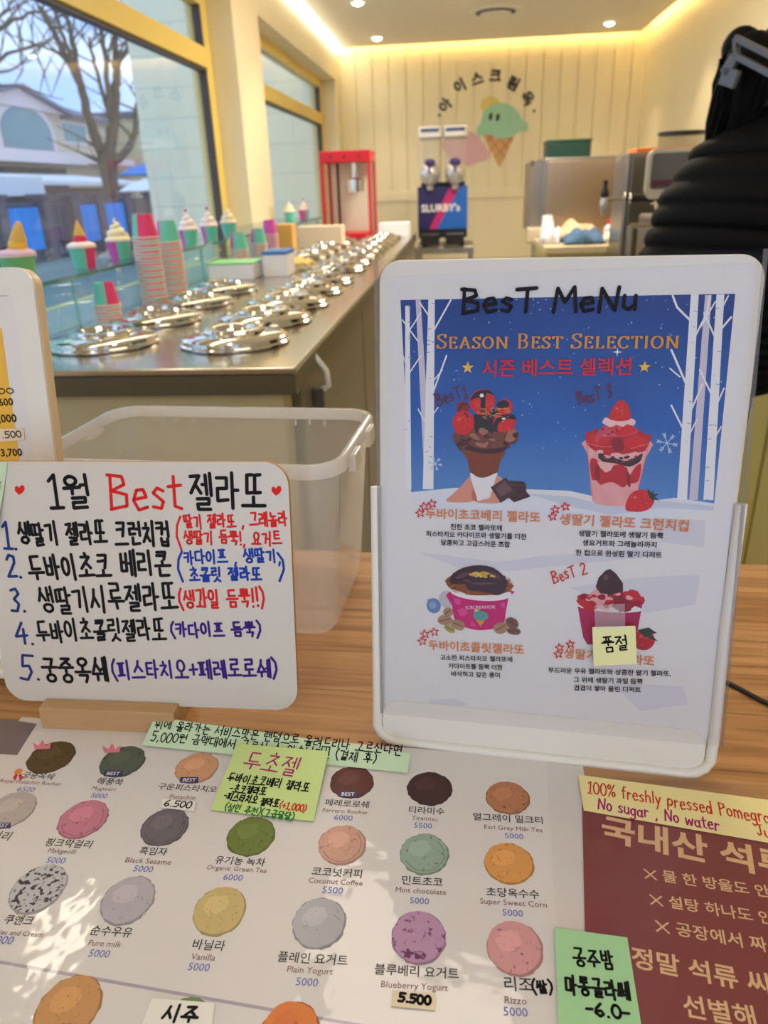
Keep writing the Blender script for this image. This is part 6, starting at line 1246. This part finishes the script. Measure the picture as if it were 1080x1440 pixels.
# body: one skinned surface
V, E_, R_ = [], [], []
def vtx(p, r, par=None):
    V.append(p); R_.append(r); i = len(V) - 1
    if par is not None: E_.append((par, i))
    return i
pel = vtx(W(-.12, 0, .90), .10); wst = vtx(W(-.03, 0, 1.03), .105, pel); che = vtx(W(.05, 0, 1.20), .125, wst); uch = vtx(W(.085, 0, 1.32), .10, che); nek = vtx(W(.122, 0, 1.43), .05, uch); hd0 = vtx(W(.185, 0, 1.495), .062, nek); hd1 = vtx(W(.212, 0, 1.55), .085, hd0); hd2 = vtx(W(.212, 0, 1.615), .06, hd1)
for s in (1, -1):
    hip = vtx(W(-.14, s * .07, .83), .085, pel); kn = vtx(W(-.10, s * .085, .47), .055, hip); an = vtx(W(-.12, s * .09, .09), .04, kn); ft = vtx(W(-.05, s * .095, .045), .036, an); vtx(W(.04, s * .10, .03), .03, ft)
    sh_ = vtx(W(.10, s * .135, 1.29), .055, uch); el = vtx(W(.19, s * .175, 1.085), .042, sh_); wr = vtx(W(.37, s * .16, 1.10), .026, el); pm_ = vtx(W(.43, s * .155, 1.105), .03, wr)
    for k, (dl, ln_) in enumerate(((-.026, .06), (-.009, .07), (.009, .066), (.026, .05))):
        f0 = vtx(W(.46, s * .155 + dl, 1.107), .0095, pm_); f1 = vtx(W(.46 + ln_ * .6, s * .155 + dl * 1.15, 1.10), .0085, f0); vtx(W(.46 + ln_, s * .155 + dl * 1.2, 1.08), .0075, f1)
    t0 = vtx(W(.41, s * .155 - s * .035, 1.098), .010, wr); vtx(W(.445, s * .155 - s * .055, 1.085), .0085, t0)
me = bpy.data.meshes.new('body'); me.from_pydata([tuple(v) for v in V], E_, []); bo = bpy.data.objects.new('body', me); COL.objects.link(bo)
md = bo.modifiers.new('skin', 'SKIN'); bpy.context.view_layer.objects.active = bo
for i, r in enumerate(R_): me.skin_vertices[0].data[i].radius = (r, r)
me.skin_vertices[0].data[0].use_root = True; md.use_smooth_shade = True
su = bo.modifiers.new('sub', 'SUBSURF'); su.levels = 2; su.render_levels = 2
dg = bpy.context.evaluated_depsgraph_get(); m2 = bpy.data.meshes.new_from_object(bo.evaluated_get(dg)); bo.modifiers.clear(); bo.data = m2; m2.materials.clear(); m2.materials.append(skin); bo.parent = pe; m2.shade_smooth()
# face details (turned away from the viewer)
b = MB(); b.ball(W(.299, 0, 1.54), (.014, .012, .018), 10, 8); b.build('nose', skin, pe, smooth=60)
for s in (1, -1):
    b = MB(); b.ball(W(.285, s * .032, 1.56), (.012, .012, .009), 12, 8); b.build('eye', mat('eye_white', (235, 232, 228), 0.3), pe, smooth=60)
    b = MB(); b.ball(W(.207, s * .083, 1.54), (.012, .008, .026), 12, 8); b.build('ear', skin, pe, smooth=60)
b = MB(); b.ball(W(.282, 0, 1.495), (.01, .022, .006), 12, 6); b.build('mouth', mat('lips', (186, 92, 92), 0.5), pe, smooth=60)
# jacket: quilted torso and sleeves
def quilt(t, n, amp): return 1 - amp + amp * abs(sin(pi * t * n)) ** 0.55
def loft(b, path, n=40):
    """path: (centre, lateral radius, forward radius, axis lateral, axis forward)"""
    vs_, fs = [], []
    for (c, a, d, la, fa) in path:
        for k in range(n):
            t = 2 * pi * k / n; ct, st_ = cos(t), sin(t); e = 0.82
            vs_.append(c + la * (a * abs(ct) ** e * (1 if ct >= 0 else -1)) + fa * (d * abs(st_) ** e * (1 if st_ >= 0 else -1)))
    for j in range(len(path) - 1):
        for k in range(n): fs.append((j * n + k, j * n + (k + 1) % n, (j + 1) * n + (k + 1) % n, (j + 1) * n + k))
    fs.append(tuple(reversed(range(n)))); fs.append(tuple((len(path) - 1) * n + k for k in range(n))); b.add(vs_, fs)
def lerpk(keys, t):
    for (t0, v0), (t1, v1) in zip(keys, keys[1:]):
        if t <= t1: s = (t - t0) / (t1 - t0); s = s * s * (3 - 2 * s) if False else s; return tuple(x + (y - x) * s for x, y in zip(v0, v1))
    return keys[-1][1]
TOR = [(0, (-.11, .925, .185, .16)), (.14, (-.085, .975, .198, .168)), (.34, (-.045, 1.04, .20, .168)), (.56, (.005, 1.13, .215, .17)), (.74, (.045, 1.255, .215, .165)), (.86, (.08, 1.35, .18, .14)), (.94, (.104, 1.405, .118, .095)), (1.0, (.118, 1.44, .074, .07))]
b = MB(); path = []; NR = 150
for j in range(NR + 1):
    t = j / NR; f, z, a, d = lerpk(TOR, t); q = quilt(t, 18, .06) if t < .885 else .985
    tilt = .25 * t; ax = (FD * cos(tilt) - UPV * sin(tilt)); path.append((W(f, 0, z), a * q, d * q, LD, ax))
loft(b, path); b.build('padded_jacket', jac, pe, smooth=60)
for s in (1, -1):
    b = MB(); kp = [W(.085, s * .10, 1.325), W(.11, s * .145, 1.275), W(.145, s * .165, 1.19), W(.19, s * .175, 1.09), W(.255, s * .175, 1.07), W(.37, s * .16, 1.10)]; kr = [.085, .088, .078, .07, .062, .05]
    P_, Rr = [], []; L_ = len(kp) - 1; NS = 90
    for j in range(NS + 1):
        u = j / NS * L_; i = min(int(u), L_ - 1); t = u - i; p0, p1, p2, p3 = kp[max(i - 1, 0)], kp[i], kp[i + 1], kp[min(i + 2, L_)]
        P_.append(0.5 * ((2 * p1) + (-p0 + p2) * t + (2 * p0 - 5 * p1 + 4 * p2 - p3) * t * t + (-p0 + 3 * p1 - 3 * p2 + p3) * t ** 3)); Rr.append((kr[i] + (kr[i + 1] - kr[i]) * t) * quilt(j / NS, 9, .08))
    b.tube(P_, Rr, 26); b.build('sleeve', jac, pe, smooth=60)
b = MB(); b.lathe([(.064, 0), (.074, .012), (.073, .045), (.066, .058), (.060, .05), (.058, 0)], 30); o = b.build('collar', jac, pe, smooth=60); o.location = W(.118, 0, 1.41); o.rotation_euler = (Matrix.Rotation(.35, 3, LD.cross(UPV).cross(UPV) if False else LD)).to_euler()
# trousers and shoes
b = MB(); b.T = Matrix.Translation(W(-.135, 0, .90)) @ Matrix.Rotation(atan2(FD.y, FD.x), 4, 'Z'); b.ball((0, 0, 0), (.125, .165, .12), 24, 14); b.build('trouser_seat', trous, pe, smooth=60)
for s in (1, -1):
    b = MB(); b.tube([W(-.12, s * .065, .96), W(-.14, s * .07, .85), W(-.14, s * .075, .72), W(-.10, s * .085, .47), W(-.12, s * .09, .2), W(-.12, s * .09, .07)], [.10, .102, .092, .07, .062, .058], 20); b.build('trouser_leg', trous, pe, smooth=60)
    b = MB(); b.T = Matrix.Translation(W(-.065, s * .096, .042)) @ Matrix.Rotation(atan2(FD.y, FD.x), 4, 'Z'); b.ball((0, 0, 0), (.135, .05, .042), 20, 12); b.build('shoe', shoe, pe, smooth=60)
# hair: cap, twisted bun with loose ends, strands and a claw clip
b = MB(); b.T = Matrix.Translation(W(.195, 0, 1.555)) @ Matrix.Rotation(atan2(FD.y, FD.x), 4, 'Z'); b.ball((0, 0, 0), (.1, .093, .105), 28, 18); b.build('hair_cap', hairm, pe, smooth=60)
rh = random.Random(5); b = MB(); bun = W(.0, .034, 1.515)
b.ball(bun, (.048, .046, .052), 20, 12); b.ball(W(.065, .015, 1.53), (.06, .052, .055), 20, 12); b.ball(bun + LD * .03 + UPV * .028, (.036, .036, .036), 16, 10)
fall = [bun + LD * .012, bun + LD * .036 - UPV * .05, bun + LD * .050 - UPV * .095, bun + LD * .058 - UPV * .135, bun + LD * .072 - UPV * .165, bun + LD * .1 - UPV * .185]
b.tube(fall, [.042, .034, .024, .015, .007, .0008], 14)
fall2 = [bun - LD * .006 - UPV * .02, bun - LD * .002 - UPV * .07, bun + LD * .0 - UPV * .11, bun + LD * .02 - UPV * .15, bun + LD * .05 - UPV * .175]
b.tube(fall2, [.038, .03, .02, .010, .0008], 12)
def along(Pl, t):
    u = t * (len(Pl) - 1); i = min(int(u), len(Pl) - 2); return Pl[i].lerp(Pl[i + 1], u - i)
for k in range(150):
    Pl = fall if k % 2 else fall2; o_ = Vector((rh.gauss(0, 1), rh.gauss(0, 1), rh.gauss(0, .6))).normalized(); r0 = (.040, .034)[k % 2 == 0]; e = rh.uniform(.7, 1.05)
    cv = [along(Pl, min(1, q * e)) + o_ * (r0 * (1 - q * .8) * rh.uniform(.85, 1.12) + .003) + Vector((.003 * sin(7 * q + k), .003 * cos(9 * q + k), -.012 * q * q)) for q in (0, .2, .4, .6, .8, 1.0)]
    b.tube(cv, [.0035, .0034, .003, .0025, .0016, .0003], 5)
for k in range(14):
    st_ = along(fall, rh.uniform(.4, .9)); d = (LD * rh.uniform(.5, 1) + UPV * rh.uniform(-.7, .1)).normalized() * rh.uniform(.03, .06)
    b.tube([st_, st_ + d * .5 - UPV * .006, st_ + d - UPV * .004], [.0012, .0009, .0003], 5)
b.build('hair_bun', hairm, pe, smooth=60)
clipm = mat('silver_grey_clip', (96, 96, 99), 0.3, 0.3); b = MB()
c0 = bun - FD * .066 + UPV * .012 - LD * .045
def bar(p, q, w_, h_):
    d = (q - p); L_ = d.length; z = d.normalized(); x = FD.cross(z).normalized(); y = z.cross(x)
    b.T = Matrix(((x.x, y.x, z.x, p.x), (x.y, y.y, z.y, p.y), (x.z, y.z, z.z, p.z), (0, 0, 0, 1))); b.box(-w_ / 2, w_ / 2, -h_ / 2, h_ / 2, 0, L_)
A1, A2 = c0 + LD * .03 + UPV * .022, c0 - LD * .08 - UPV * .03
dn = UPV * -.03 + LD * -.008
bar(A1, A2, .011, .012); bar(A1 + dn, A2 + dn, .011, .012); bar(A1, A1 + dn, .008, .012); bar(A2, A2 + dn, .008, .012)
bar(A1 + dn + LD * .002, A1 + dn * 1.9 + LD * .03, .022, .01); bar(A1 + dn * 1.9 + LD * .035, A1 + dn * 2.3 + LD * .002, .03, .01)
b.T = Matrix.Identity(4); b.build('hair_claw_clip', clipm, pe, bevel=.0015)

bpy.data.objects.remove(_tob); bpy.data.curves.remove(_tcu)
